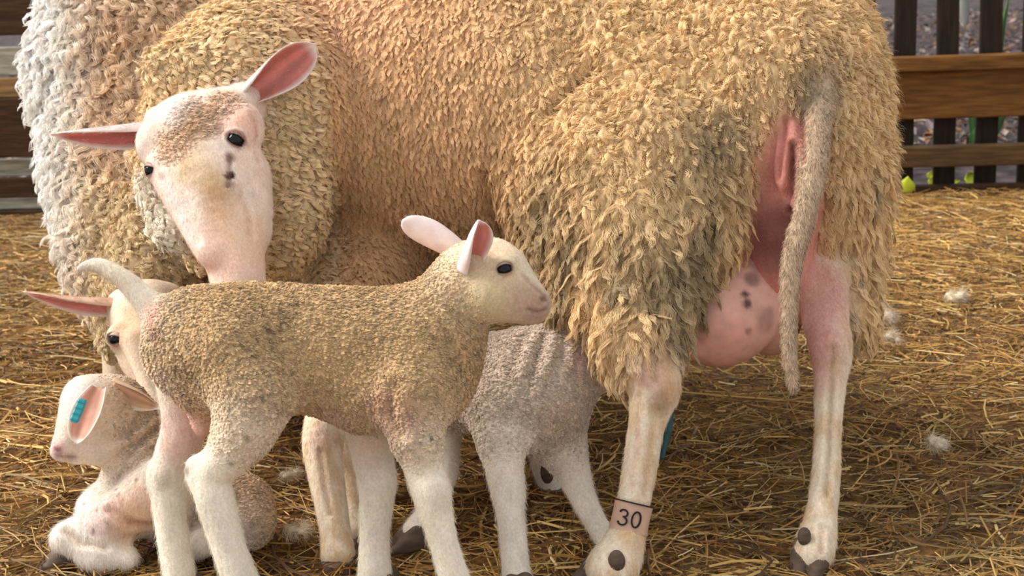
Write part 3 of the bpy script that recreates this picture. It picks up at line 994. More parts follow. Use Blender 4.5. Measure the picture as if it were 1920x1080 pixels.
    face = lin((236, 216, 200)) * (0.85 + 0.3 * fbm(V * 60, 80, 2))[:, None]
    ls = sstep(0.42, 0.7, fbm(V * np.array([60, 60, 14]), 81, 3))[:, None]
    leg = (lin((234, 216, 192)) * (1 - ls) + lin((220, 194, 158)) * ls) * (0.85 + 0.3 * fbm(V * np.array([160, 160, 40]), 82, 2))[:, None]
    sp = sstep(0.5, 0.62, fbm(V * 320, 83, 2))[:, None]
    tail = lin((196, 170, 142)) * (1 - sp * 0.35) + lin((110, 96, 82)) * sp * 0.35
    pink = lin((210, 138, 124)) * (0.7 + 0.6 * fbm(V * np.array([70, 70, 16]), 82, 2))[:, None]
    C = C * W['wool'][:, None] + lin((240, 228, 208)) * W['cheek'][:, None] + face * W['face'][:, None] + leg * W['leg'][:, None] + tail * W['tail'][:, None] + pink * W['pink'][:, None]
    f3 = lambda px, py, r_, c, a=0.6, so=0.6: dab(C, V, surf(V, px, py), r_, c, a, so)
    f3(325, 258, .036, (196, 154, 106), .6); f3(375, 222, .032, (196, 156, 110), .6); f3(425, 178, .03, (202, 162, 120), .55); f3(470, 215, .02, (200, 156, 116), .5); f3(322, 215, .02, (240, 230, 224), .5)
    f3(400, 340, .022, (190, 150, 96), .7); f3(414, 380, .026, (182, 136, 86), .7); f3(425, 420, .022, (196, 150, 104), .55); f3(372, 300, .028, (226, 196, 158), .6); f3(345, 320, .02, (206, 178, 132), .5)
    f3(452, 225, .026, (236, 190, 168), .7); f3(475, 300, .035, (236, 206, 186), .7); f3(445, 455, .05, (236, 194, 168), .7); f3(410, 495, .025, (236, 200, 188), .5); f3(470, 430, .04, (236, 208, 178), .6)
    f3(436, 292, .007, (112, 84, 74), .8); f3(437, 325, .0065, (40, 24, 20), 1, .25); f3(428, 327, .0035, (60, 36, 28), .9, .3); f3(436, 345, .006, (150, 112, 98), .7)
   
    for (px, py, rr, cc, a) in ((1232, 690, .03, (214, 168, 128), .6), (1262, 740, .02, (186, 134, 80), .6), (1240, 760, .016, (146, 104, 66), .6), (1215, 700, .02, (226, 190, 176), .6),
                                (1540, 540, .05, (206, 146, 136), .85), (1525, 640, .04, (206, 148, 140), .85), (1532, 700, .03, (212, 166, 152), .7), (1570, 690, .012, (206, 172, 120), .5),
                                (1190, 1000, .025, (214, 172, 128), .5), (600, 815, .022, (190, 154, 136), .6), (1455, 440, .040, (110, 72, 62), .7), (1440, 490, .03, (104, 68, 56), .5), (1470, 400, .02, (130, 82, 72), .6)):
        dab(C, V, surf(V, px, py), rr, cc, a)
    crease(V, N, C, [(1236, 770), (1224, 850), (1212, 930)], .005, .003, (206, 172, 134), .5)
    crease(V, N, C, [(1192, 740), (1190, 820), (1178, 920)], .004, .002, (222, 190, 172), .4)
    crease(V, N, C, [(1566, 650), (1560, 740), (1556, 840), (1550, 920)], .005, .003, (150, 124, 92), .55)
    crease(V, N, C, [(1540, 985), (1542, 1030)], .004, .003, (190, 160, 128), .5)
    crease(V, N, C, [(600, 840), (606, 900), (618, 960)], .004, .0025, (206, 172, 146), .45)
    crease(V, N, C, [(478, 215), (486, 260), (490, 300)], .005, .0025, (206, 160, 140), .5)
    crease(V, N, C, [(436, 288), (434, 310), (432, 345)], .004, .003, (130, 92, 80), .6)
    crease(V, N, C, [(300, 335), (335, 400), (368, 455)], .005, .003, (226, 206, 204), .4)
    crease(V, N, C, [(452, 350), (470, 400), (474, 440)], .006, .0025, (214, 176, 150), .4)
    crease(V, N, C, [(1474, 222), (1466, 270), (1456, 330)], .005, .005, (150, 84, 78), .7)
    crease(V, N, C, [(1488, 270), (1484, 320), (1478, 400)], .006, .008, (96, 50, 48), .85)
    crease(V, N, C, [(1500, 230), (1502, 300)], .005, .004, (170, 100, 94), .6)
    e1_ = set_eye(V, N, C, 446, 263, 0.0125, 0.5, (150, 108, 100))
    e2_ = set_eye(V, N, C, 0, 0, 0.0115, 0.0, at=surf(V[W['face'] > 0.6], 273, 318))
    N = vnormals(V, Q)
    off = G(1180, 1090); off[2] = 0
    o = root('ewe', off, 'large tan-fleeced ewe standing with head turned back and udder showing', 'sheep', 'grown sheep in the pen')
    bo = put('body', mesh_from('body', V - off, Q, M_BODY, C), o)
    staples('fleece', bo, off, V, Q, N, C, wl, 0.0078 * wA + 0.0104 * wB + 0.0130 * wC + 0.0092 * wD, 0.018 * wA + 0.021 * wB + 0.044 * wC + 0.020 * wD,
            0.45 * wA + 0.62 * wB + 0.30 * wC + 0.62 * wD, (0.05, 0, -1), 0.09 * wA + 0.07 * wB + 0.07 * wC + 0.30 * wD, 28, 0.00040, 21, 0.06, 0.75, blunt=0.35 * wA + 0.92 * wB + 0.38 * wC + 0.15 * wD, even=True)
    pate = np.zeros(len(V))
    for px, py, rr in ((325, 255, .034), (375, 222, .03), (425, 185, .026), (350, 200, .026)):
        pate = np.maximum(pate, np.exp(-(np.linalg.norm(V - surf(V, px, py), axis=1) / rr) ** 4) * W['face'])
    one = np.ones(len(V))
    staples('forehead_wool', bo, off, V, Q, N, C, pate, 0.0052 * one, 0.002 + 0.007 * pate, 0.7 * one, (0.1, 0, -1), 0.4 * one, 7, 0.00030, 27, 0.14, 0.6, 0.1)
    fibres('fleece_fuzz', bo, off, V + N * 0.008, Q, N, C, wl, 110000, 0.014, 0.9, (0.05, 0, -1), 0.00014, 0.6, 0.14, seed=23)
    sk = (W['face'] + W['leg'])
    fibres('tail_hair', bo, off, V, Q, N, C, W['tail'], 16000, 0.007, 0.5, (0, 0, -1), 0.00028, 0.3, 0.42, seed=24)
    fibres('short_hair', bo, off, V, Q, N, np.clip(C * 1.08, 0, .95), sk, 60000, 0.0085, 0.28, (0, 0, -1), 0.00014, 0.12, 0.12, seed=22)
    eyeball(o, off, e1_, 0.0125)
    eyeball(o, off, e2_, 0.0115)
    ear(o, off, P(300, 232, 2.09), P(96, 251, 2.05), np.array([0.0, -0.75, -0.75]), width=0.034, a0=2.0, a1=1.0, bend=0.03, inner=(208, 122, 110), base_w=0.95, peak=0.5)
    ear(o, off, P(452, 182, 2.085), P(590, 86, 2.05), np.array([0.45, -0.85, -0.1]), width=0.041, a0=2.6, a1=0.8, inner=(216, 136, 124), bend=-0.05, base_w=0.75, peak=1.0, oval=True)
    # udder
    u = Body()
    u.ell((1352, 592, 2.06), (94, 96, 95), 0.03)
    u.ell((1442, 580, 2.12), (62, 88, 80), 0.012)
    u.cone((1425, 470, 2.08, 60), (1400, 560, 2.08, 70), 0.05)
    u.cone((1330, 640, 2.04, 40), (1298, 652, 2.03, 22), 0.02)
    u.cone((1460, 420, 2.06, 50), (1450, 540, 2.1, 60), 0.03)
    UV, UQ = u.mesh(0.005)
    UC = lin((226, 172, 154)) * (0.85 + 0.3 * fbm(UV * 40, 84, 3))[:, None]
    ub = sstep(0.58, 0.66, fbm(UV * 120, 86, 2))[:, None] * sstep(0.5, 0.38, UV[:, 2])[:, None]
    for (px, py, rr, a) in ((1398, 550, .006, .9), (1400, 570, .007, .9), (1412, 520, .012, .6), (1430, 490, .02, .5), (1405, 620, .005, .7), (1440, 600, .02, .35)):
        dab(UC, UV, surf(UV, px, py), rr, (64, 40, 34), a, .4)
    dab(UC, UV, surf(UV, 1360, 660), .05, (216, 150, 136), .5)
    tag(put('udder', mesh_from('udder', UV - off, UQ, M_SKIN, UC), o), 'full pink udder')
    # feet
    hoof(o, off, G(1130, 1092) - (0, 0, .004), (-0.8, -0.5), 1.3)
    hoof(o, off, G(1518, 1056) - (0, 0, .016), (-0.35, -0.9), 1.1)
    hoof(o, off, G(640, 1052) - (0, 0, .018), (-0.15, -0.95), 1.0)
    hoof(o, off, P(670, 1018, 2.075) * (1, 1, 0) - (0, 0, .015), (-0.1, -0.95), 1.0)
    ball('dewclaw', o, off, P(1156, 1054, 1.856), 0.0150, M_HOOF, (.8, .7, 1.15), 16)
    ball('dewclaw', o, off, P(1508, 1006, 1.92), 0.012, M_HOOF, (.8, .7, 1.15), 14)
    # leg ring with its number
    a, c = P(1189, 942, 1.910), P(1177, 996, 1.905)
    ax = (c - a) / np.linalg.norm(c - a)
    e1 = np.cross(ax, FW); e1 /= np.linalg.norm(e1)
    e2 = np.cross(ax, e1)
    if e2 @ FW > 0: e2 = -e2
    if e1[0] < 0: e1 = -e1
    R0 = 0.0262
    nA, nH = 40, 5
    RV, RF = [], []
    LH = np.linalg.norm(c - a)
    for i in range(nH):
        for j in range(nA):
            t_ = 2 * math.pi * j / nA
            rr = R0 * (1 + 0.02 * math.sin(3 * t_)) + (0.0008 if i in (0, nH - 1) else 0)
            RV.append(a + ax * LH * i / (nH - 1) + (e1 * math.cos(t_) + e2 * math.sin(t_)) * rr - off)
    for i in range(nH - 1):
        for j in range(nA):
            RF.append((i * nA + j, i * nA + (j + 1) % nA, (i + 1) * nA + (j + 1) % nA, (i + 1) * nA + j))
    ring = put('leg_band', mesh_from('leg_band', RV, RF, mat('band', (206, 170, 146), rough=0.6, noise=(30, .8, 1.1, (1, 1, 1)))), o)
    tag(ring, 'skin-coloured leg band')
    ink = mat('ink', (44, 32, 34), rough=0.7)
    def stroke(name, pts, wd, par):
        SV, SF = [], []
        k = 0
        path = np.array(pts, float)
        for i in range(len(path)):
            d = path[min(i + 1, len(path) - 1)] - path[max(i - 1, 0)]
            d /= np.linalg.norm(d) + 1e-9
            nr = np.array([-d[1], d[0]]) * wd
            for q, dr in ((path[i] + nr, .0007), (path[i] - nr, .0007), (path[i] - nr, .0022), (path[i] + nr, .0022)):
                t_ = math.pi / 2 - q[0] / R0
                SV.append(a + ax * q[1] + (e1 * math.cos(t_) + e2 * math.sin(t_)) * (R0 + dr) - off)
        m = len(path)
        wdd = None
        for i in range(m - 1):
            for j in range(4):
                SF.append((i * 4 + j, i * 4 + (j + 1) % 4, (i + 1) * 4 + (j + 1) % 4, (i + 1) * 4 + j))
        SF.append((0, 1, 2, 3)); SF.append(tuple((m - 1) * 4 + j for j in (3, 2, 1, 0)))
        return put(name, mesh_from(name, SV, SF, ink, smooth=False), par)
    def arc(cx, cy, rx, ry, t0, t1, n=14):
        return [(cx + rx * math.cos(t), cy + ry * math.sin(t)) for t in np.linspace(t0, t1, n)]
    cy = LH * 0.55
    # (length round the leg, length down the leg): a 3 and a 0
    three = arc(-0.0135, cy - 0.0048, 0.0056, 0.0048, math.pi * 1.05, math.pi * 2.5, 12) + arc(-0.0135, cy + 0.0054, 0.0064, 0.0056, -math.pi * 0.5, math.pi * 0.92, 13)
    zero = arc(0.0045, cy, 0.0058, 0.0105, 0, 2 * math.pi, 26)
    stroke('digit', three, 0.0011, ring)
    stroke('digit', zero, 0.0011, ring)
    stroke('band_edge', [(t * R0, 0.001) for t in np.linspace(-1.5, 1.5, 24)], 0.0009, ring)
    # dark teal strap hanging behind the hock
    s0, s1 = P(1262, 745, 1.985), P(1240, 860, 1.975)
    tape = Body()
    tape.cone((1258, 755, 1.96, 9), (1250, 805, 1.955, 10), 0.004)
    tape.cone((1250, 805, 1.955, 10), (1241, 858, 1.95, 5), 0.004)
    TV, TQ = tape.mesh(0.0025)
    tag(put('leg_strap', mesh_from('leg_strap', TV - off, TQ, mat('teal plastic', (46, 82, 84), rough=0.5)), o), 'dark teal strap behind the hock')
ewe()

# ------------------------------------------------------------------ the sheep behind on the left
def ewe_behind():
    b = Body()
    w = 'wool'
    b.cone((345, 150, 2.92, 262), (480, 150, 3.45, 320), 0.06, w)
    b.cone((305, 330, 2.78, 200), (290, 470, 2.66, 142), 0.05, w)
    b.cone((290, 470, 2.66, 142), (285, 600, 2.55, 88), 0.04, w)
    b.cone((330, 420, 2.52, 90), (300, 520, 2.46, 80), 0.05, w)
    f = 'face'
    b.cone((278, 595, 2.34, 72), (292, 655, 2.30, 68), 0.02, f)
    b.cone((292, 655, 2.30, 64), (328, 780, 2.24, 40), 0.02, f)
    b.cone((328, 780, 2.24, 40), (335, 815, 2.23, 34), 0.02, f)
    b.ell((222, 632, 2.27), (22, 26, 26), 0.015, f)
    b.cone((246, 640, 2.245, 16), (296, 770, 2.205, 16), 0.02, f)
    b.cone((230, 572, 2.36, 30), (320, 565, 2.36, 30), 0.02, f)
    l = 'leg'
    for (x0, d0, x1) in ((240, 2.72, 232), (380, 2.72, 385)):
        g = P(x1, 760, d0); g[2] = 0.03
        b.cone((P(x0, 560, d0), 0.075), (P(x1, 700, d0), 0.035), 0.03, l, w=True)
        b.cone((P(x1, 700, d0), 0.035), (g, 0.028), 0.02, l, w=True)
    for x0 in (400, 620):
        t_ = P(x0, 350, 3.5); g = t_ * (1, 1, 0) + (0, 0, .03)
        b.cone((t_, 0.12), (t_ * (1, 1, 0) + (0, 0, .28), 0.045), 0.03, l, w=True)
        b.cone((t_ * (1, 1, 0) + (0, 0, .28), 0.04), (g, 0.028), 0.02, l, w=True)
    V, Q = b.mesh(0.005)
    N = vnormals(V, Q)
    W = b.weights(V, ['wool', 'face', 'leg'], 0.008)
    wl = W['wool'] ** 1.5
    x, y, z = V.T
    hA, cA, eA = locks(V, N, 0.028, 1.4, 0.012, 13, 0.8, 0.4)
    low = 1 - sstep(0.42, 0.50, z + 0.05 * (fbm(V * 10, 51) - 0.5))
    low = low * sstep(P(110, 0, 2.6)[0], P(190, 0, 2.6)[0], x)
    H = hA + (fbm(V * 60, 52, 3) - 0.5) * 0.010
    V = V + N * (H * wl)[:, None]
    V[:, 2] = np.maximum(V[:, 2], -0.004)
    N = vnormals(V, Q)
    n1 = fbm(V * 7, 71, 3)[:, None]
    C = lin((240, 220, 194)) * (1 - n1) + lin((224, 188, 150)) * n1
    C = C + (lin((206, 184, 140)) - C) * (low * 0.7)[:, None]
    lit_edge = (1 - sstep(P(90, 0, 2.7)[0], P(240, 0, 2.7)[0], x))[:, None]  # white rim light on the left side, painted into the fleece colour
    C = C + (lin((250, 246, 240)) - C) * lit_edge * 0.9
    C *= (0.92 + 0.16 * cA)[:, None]
    face = lin((228, 204, 178)) * (0.85 + 0.3 * fbm(V * 60, 80, 2))[:, None]
    leg = np.tile(lin((214, 190, 164)), (len(V), 1))
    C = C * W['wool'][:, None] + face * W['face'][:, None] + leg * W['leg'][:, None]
    dab(C, V, surf(V, 250, 600), .04, (206, 168, 130), .6)
    e1_ = set_eye(V, N, C, 214, 637, 0.012)
    e2_ = set_eye(V, N, C, 0, 0, 0.012, at=V[np.argmin(np.linalg.norm(V - P(352, 630, 2.24), axis=1))])
    N = vnormals(V, Q)
    off = P(320, 760, 2.9); off[2] = 0
    o = root('ewe', off, 'fluffy pale sheep standing behind on the left with lowered head', 'sheep', 'grown sheep in the pen')
    bo = put('body', mesh_from('body', V - off, Q, M_BODY, C), o)
    one = np.ones(len(V))
    staples('fleece', bo, off, V, Q, N, C, wl, 0.014 * (1 - low) + 0.0125 * low, 0.034 * (1 - low) + 0.018 * low, 0.75 * (1 - low) + 0.85 * low, (-0.25, 0, -1),
            0.22 * (1 - low) + 0.34 * low, 16, 0.0005, 31, 0.09, 0.55)
    fibres('fleece_fuzz', bo, off, V, Q, N, C, wl, 60000, 0.03, 0.9, (-0.25, 0, -1), 0.00016, 0.6, 0.1, seed=33)
    fibres('short_hair', bo, off, V, Q, N, C, W['face'] + W['leg'], 12000, 0.008, 0.25, (0, 0, -1), 0.00015, 0.12, seed=32)
    eyeball(o, off, e1_, 0.012)
    eyeball(o, off, e2_, 0.012)
    ear(o, off, P(236, 565, 2.34), P(44, 546, 2.30), np.array([0, -.75, -.75]), width=0.030, a0=1.9, a1=0.8, bend=0.04, outer=(222, 186, 162), base_w=0.95, peak=0.5)
    ear(o, off, P(330, 565, 2.36), P(500, 560, 2.42), P(400, 680, 1.4) - P(400, 560, 2.3), width=0.030, a0=1.9, a1=0.8, bend=0.04, outer=(222, 186, 162), base_w=0.95, peak=0.5)
    for (x1, d0) in ((232, 2.72), (385, 2.72)):
        hoof(o, off, P(x1, 760, d0) * (1, 1, 0), (0, -1), 1.2)
    for x0 in (400, 620):
        hoof(o, off, P(x0, 350, 3.5) * (1, 1, 0), (0, -1), 1.2)
ewe_behind()
# ------------------------------------------------------------------ lambs
def lamb(name, label, b, off, base, warm, white, spots, extra=None, h=0.0032, speck=0.5, hair=52000, seed=1, curl=0.0016, disp=None, eyes=(), folds=(), dirt=()):
    V, Q = b.mesh(h)
    N = vnormals(V, Q)
    W = b.weights(V, ['wool', 'leg', 'face', 'pink'], 0.016)
    wl = W['wool']
    f1, f2, rel, cid = worley(V / 0.0052 + (fbm(V * 60, 3 + seed)[:, None] - 0.5), 40 + seed)
    H = ((f2 - f1) - 0.3) * curl * 1.3 + (fbm(V * 90, 5, 2) - 0.5) * 0.0022
    if disp is not None:
        H = H + disp(V)
    H2 = (fbm(V * np.array([200, 200, 70]), 91, 2) - 0.5) * 0.0016
    V = V + N * (H * wl + H2 * (1 - wl))[:, None]
    V[:, 2] = np.maximum(V[:, 2], -0.003)
    N = vnormals(V, Q)
    n1 = fbm(V * 9, 70 + seed, 3)[:, None]
    cw = (lin(base) * (1 - n1) + lin(warm) * n1) * (0.86 + 0.28 * cid)[:, None]
    sp = sstep(0.55, 0.7, fbm(V * 330, 83 + seed, 2))[:, None] * sstep(0.35, 0.65, fbm(V * 12, 88 + seed, 2))[:, None] * speck
    cw = cw * (1 - sp) + lin((112, 92, 72)) * sp
    cl = lin(white) * (0.86 + 0.26 * fbm(V * np.array([70, 70, 25]), 81, 2))[:, None]
    cf = lin(white) * 0.5 + lin(base) * 0.5
    cf = cf * (0.9 + 0.2 * fbm(V * 60, 85, 2))[:, None]
    cp = np.tile(lin((222, 168, 154)), (len(V), 1))
    C = cw * wl[:, None] + cl * W['leg'][:, None] + cf * W['face'][:, None] + cp * W['pink'][:, None]
    for (px, py, rr, cc, a) in spots:
        dab(C, V, surf(V, px, py), rr, cc, a)
    rd = np.random.default_rng(900 + seed)
    for (x0, y0, x1, y1, cnt) in dirt:
        for _ in range(cnt):
            dab(C, V, surf(V, rd.uniform(x0, x1), rd.uniform(y0, y1)), rd.uniform(.0015, .0035), (104, 78, 56), rd.uniform(.35, .7), .5)
    for f_ in folds:
        crease(V, N, C, *f_)
    ec = [set_eye(V, N, C, ex, ey, 0.0095, et, (110, 82, 74)) for (ex, ey, et) in eyes]
    N = vnormals(V, Q)
    o = root(name, off, label, 'lamb', 'young lambs round the ewe')
    bo = put('body', mesh_from('body', V - off, Q, M_BODY, C), o)
    one = np.ones(len(V))
    fade = sstep(0.12, 0.75, wl)
    staples('lamb_coat', bo, off, V, Q, N, C, wl, 0.0038 * one, 0.0012 + 0.0030 * fade, 0.9 * one, (0.1, 0, -1), 0.4 * one, 6, 0.00036, 50 + seed, 0.13, 0.5, 0.2)
    fibres('short_hair', bo, off, V, Q, N, C, 0.15 * wl + 0.75 * (W['leg'] + W['face']) + 0.25 * W['pink'], hair // 2, 0.0050, 0.4, (0, 0, -1), 0.00015, 0.3, 0.12, seed=60 + seed)
    fibres('leg_hair', bo, off, V, Q, N, np.clip(C * 1.05, 0, .95), W['leg'] * (1 - wl), hair // 5, 0.011, 0.35, (0, 0, -1), 0.00015, 0.16, 0.1, seed=70 + seed)
    for e in ec:
        eyeball(o, off, e, 0.0095, (200, 164, 138))
    return o, V

# the lamb standing in front
b = Body(); w = 'wool'
b.chain([(385, 640, 1.87, 106), (480, 645, 1.87, 116), (600, 658, 1.87, 122), (775, 664, 1.87, 122)], 0.03, w, 0.85, sub=2)
b.cone((365, 655, 1.87, 88), (395, 700, 1.87, 80), 0.03, w)
b.cone((690, 722, 1.865, 90), (790, 712, 1.865, 92), 0.03, w)
b.chain([(785, 650, 1.87, 100), (825, 610, 1.865, 86), (860, 545, 1.855, 66)], 0.03, w)
b.cone((440, 650, 1.82, 84), (478, 740, 1.805, 66), 0.04, w)
b.cone((478, 740, 1.805, 64), (458, 810, 1.80, 52), 0.03, w)
b.cone((775, 740, 1.815, 66), (780, 820, 1.81, 44), 0.04, w)
l = 'leg'
b.chain([(462, 800, 1.80, 52), (430, 850, 1.80, 44), (398, 890, 1.805, 38), (402, 930, 1.805, 37), (424, 1010, 1.81, 32), (448, 1080, 1.815, 33), (466, 1125, 1.82, 36)], 0.018, l)
b.chain([(340, 700, 1.92, 50), (346, 790, 1.925, 42), (322, 870, 1.93, 36), (314, 905, 1.93, 33), (318, 960, 1.93, 30), (326, 1020, 1.93, 29), (336, 1075, 1.93, 30)], 0.018, l)
b.chain([(782, 820, 1.81, 42), (795, 880, 1.815, 37), (808, 922, 1.815, 36), (816, 955, 1.815, 32), (832, 1020, 1.82, 27), (852, 1085, 1.825, 29), (864, 1125, 1.83, 34)], 0.018, l)
b.chain([(690, 780, 1.92, 48), (698, 850, 1.925, 38), (707, 900, 1.925, 37), (706, 940, 1.925, 32), (702, 1010, 1.93, 28), (703, 1080, 1.93, 32)], 0.018, l)
b.ell((366, 884, 1.805), (18, 30, 16), 0.015, l)
b.ell((290, 895, 1.93), (14, 26, 14), 0.015, l)
b.ell((818, 922, 1.80), (24, 30, 16), 0.015, l)
f = 'face'
b.cone((888, 515, 1.845, 66), (922, 532, 1.835, 66), 0.02, f)
b.chain([(930, 545, 1.83, 58), (965, 562, 1.825, 44), (998, 578, 1.82, 31)], 0.012, f)
b.ell((928, 488, 1.838), (42, 42, 42), 0.015, f)
b.cone((960, 500, 1.825, 26), (1008, 560, 1.815, 18), 0.02, f)
b.ell((946, 500, 1.802), (20, 17, 14), 0.010, f)
b.groove((1005, 594, 1.795, 2.5), (968, 592, 1.792, 2), 0.004, f)
b.groove((1022, 566, 1.80, 4), (1014, 572, 1.797, 3), 0.005, f)
b.chain([(318, 610, 1.87, 40), (275, 566, 1.865, 26), (232, 524, 1.86, 19), (192, 500, 1.86, 15), (168, 497, 1.86, 11), (150, 503, 1.86, 7)], 0.015, l)
b.ell((378, 782, 1.875), (22, 40, 22), 0.015, 'pink')
offA = G(600, 1120); offA[2] = 0
spA = [(282, 585, .018, (232, 180, 164), .6), (285, 625, .012, (160, 110, 96), .5), (725, 785, .04, (208, 164, 138), .55), (620, 800, .03, (214, 176, 154), .5), (345, 820, .045, (222, 182, 168), .7), (295, 720, .03, (238, 214, 204), .3), (900, 540, .05, (206, 176, 136), .45), (940, 480, .03, (206, 178, 140), .45), (940, 560, .035, (210, 184, 144), .45), (215, 515, .03, (206, 178, 140), .4), (1016, 575, .020, (150, 108, 98), .65), (995, 580, .030, (176, 138, 118), .6), (985, 555, .02, (186, 150, 124), .4),
       (700, 850, .03, (222, 188, 170), .4), (940, 450, .02, (230, 198, 168), .5), (910, 575, .03, (208, 190, 148), .5), (160, 505, .02, (200, 182, 162), .5), (305, 905, .012, (150, 112, 84), .4), (345, 885, .007, (100, 76, 60), .6)]
la, VA = lamb('lamb', 'beige lamb standing in front of the ewe with its nose at her flank', b, offA, (210, 180, 138), (194, 162, 118), (244, 234, 216), spA, speck=0.75, seed=1, hair=70000, eyes=((949, 503, -0.15),),
              folds=(([(1026, 581), (1010, 586), (992, 586)], .0028, .0025, (120, 84, 76), .6), ([(1027, 560), (1020, 564)], .003, .003, (80, 52, 48), .7), ([(1024, 548), (1000, 528), (984, 512)], .003, .001, (150, 104, 92), .5),
                     ([(800, 560), (828, 600), (850, 650)], .006, .004), ([(532, 700), (545, 750), (530, 790)], .008, .004), ([(735, 720), (728, 780), (745, 815)], .008, .005), ([(870, 600), (905, 612)], .006, .003)),
              dirt=((320, 600, 700, 780, 26), (740, 720, 830, 860, 8), (360, 800, 480, 880, 6)),
              disp=lambda V: -0.006 * np.exp(-((np.linalg.norm(V - P(822, 640, 1.80), axis=1) / 0.03) ** 2)) * np.exp(-(((V - P(822, 640, 1.80)) @ (RT * .8 + UP * .6)) / 0.005) ** 2))
ball('eye', la, offA, P(950, 500, 1.885), 0.0085, M_EYE, (1.15, 1, .85), 20)
ear(la, offA, P(866, 486, 1.89), P(754, 413, 1.87), np.array([-.35, .55, .75]), width=0.026, a0=1.7, a1=0.9, inner=(232, 182, 172), outer=(246, 224, 218), rim=(246, 232, 226), base_w=0.8, peak=1.0, oval=True, roll=.5)
ear(la, offA, P(866, 494, 1.81), P(898, 414, 1.765), np.array([.72, -.68, -.1]), width=0.030, a0=2.3, a1=1.3, inner=(224, 150, 138), outer=(246, 222, 216), rim=(244, 220, 208), base_w=0.95, peak=1.3, oval=True)
for (c, fw) in ((P(474, 1150, 1.83), (.8, -.1)), (P(345, 1095, 1.94), (.8, -.1)), (P(872, 1150, 1.84), (.8, -.1)), (P(712, 1095, 1.94), (.6, -.3))):
    hoof(la, offA, c * (1, 1, 0), fw, 0.85)

# the lamb suckling behind it
b = Body()
b.chain([(800, 700, 2.16, 88), (940, 725, 2.10, 98), (1000, 742, 2.06, 106)], 0.03, w)
b.cone((1000, 705, 2.06, 92), (1095, 665, 2.08, 64), 0.03, w)
b.cone((930, 760, 2.03, 58), (940, 830, 2.0, 42), 0.035, w)
b.cone((1095, 665, 2.08, 66), (1180, 655, 2.14, 52), 0.04, 'face')
b.cone((1180, 655, 2.14, 50), (1245, 640, 2.17, 34), 0.03, 'face')
b.cone((1035, 790, 2.09, 58), (1055, 840, 2.08, 42), 0.04, w)
b.chain([(940, 825, 2.0, 42), (946, 880, 1.98, 36), (952, 920, 1.965, 33), (957, 960, 1.95, 27), (963, 1020, 1.94, 25), (968, 1075, 1.925, 27), (974, 1112, 1.9, 30)], 0.015, l)
b.chain([(1046, 825, 2.08, 42), (1072, 880, 2.065, 34), (1092, 930, 2.055, 25), (1120, 985, 2.035, 21), (1150, 1032, 2.008, 25)], 0.015, l)
b.chain([(835, 740, 2.16, 50), (842, 830, 2.13, 21), (838, 890, 2.10, 20), (806, 955, 2.06, 22), (782, 1000, 2.035, 30)], 0.02, l)
b.chain([(790, 740, 2.24, 60), (700, 850, 2.24, 26), (712, 900, 2.24, 20), (708, 945, 2.23, 20)], 0.02, l)
offB = G(900, 1040); offB[2] = 0
spB = [(1110, 650, .035, (222, 190, 184), .6), (1050, 790, .03, (206, 178, 152), .5), (860, 740, .03, (206, 180, 176), .5)]
def wrB(V):
    q = (V - P(1000, 640, 1.98)) @ (RT * .93 - UP * .36)
    return 0.0055 * np.sin(q / 0.0044 + 3 * fbm(V * 25, 7, 2)) * np.exp(-(np.linalg.norm(V - P(1010, 650, 1.98), axis=1) / .062) ** 4)
lb, VB = lamb('lamb', 'greyish lamb suckling with its head under the ewe', b, offB, (226, 208, 188), (208, 188, 168), (240, 228, 212), spB, speck=0.35, seed=2, disp=wrB, dirt=((860, 700, 1060, 840, 10),), folds=(([(905, 690), (880, 750), (900, 820)], .008, .005), ([(1005, 780), (1015, 840), (990, 860)], .007, .004)))
for (c, fw) in ((G(978, 1135), (.2, -.9)), (G(1172, 1056), (.6, -.5)), (G(762, 1032), (-.8, -.4)), (P(708, 965, 2.23), (-.8, -.4))):
    hoof(lb, offB, c * (1, 1, 0), fw, 0.9)
ear(lb, offB, P(1175, 640, 2.09), P(1200, 560, 2.2), (0.2, -1, 0), width=0.024, a0=1.8, a1=1.0)
ear(lb, offB, P(1175, 640, 2.19), P(1120, 600, 2.3), (0.2, 1, 0), width=0.024, a0=1.8, a1=1.0)
ball('eye', lb, offB, P(1205, 640, 2.118), 0.0085, M_EYE, (1.1, 1, .85), 16)
ball('eye', lb, offB, P(1205, 640, 2.202), 0.0085, M_EYE, (1.1, 1, .85), 16)

# a lamb kneeling beyond, of which only a folded foreleg and an ear tip show
b = Body()
b.cone((950, 760, 2.36, 70), (1010, 755, 2.33, 66), 0.04, w)
b.cone((1010, 745, 2.33, 56), (1040, 720, 2.32, 44), 0.04, w)
b.cone((1040, 720, 2.32, 42), (1062, 745, 2.30, 34), 0.03, 'face')
b.chain([(1000, 790, 2.32, 40), (1015, 850, 2.28, 25), (1022, 880, 2.26, 24), (1038, 925, 2.25, 21)], 0.02, l)
b.chain([(950, 790, 2.38, 36), (940, 850, 2.38, 22), (945, 880, 2.38, 18)], 0.02, l)
b.chain([(920, 780, 2.42, 36), (918, 850, 2.42, 22), (920, 870, 2.42, 18)], 0.02, l)
offD = G(1000, 905); offD[2] = 0
ld, VD = lamb('lamb', 'white lamb mostly hidden beyond the suckling one, folded foreleg showing', b, offD, (226, 212, 192), (206, 188, 162), (238, 226, 208), [], speck=0.2, seed=4, hair=9000, h=0.004)
ball('dewclaw', ld, offD, P(1026, 886, 2.232), 0.013, M_HOOF, (.85, .5, 1.5), 16)
ear(ld, offD, P(1058, 765, 2.30), P(1102, 800, 2.28), (0.1, -1, 0.3), width=0.016, a0=1.7, a1=.8, inner=(240, 230, 220), outer=(240, 232, 224))

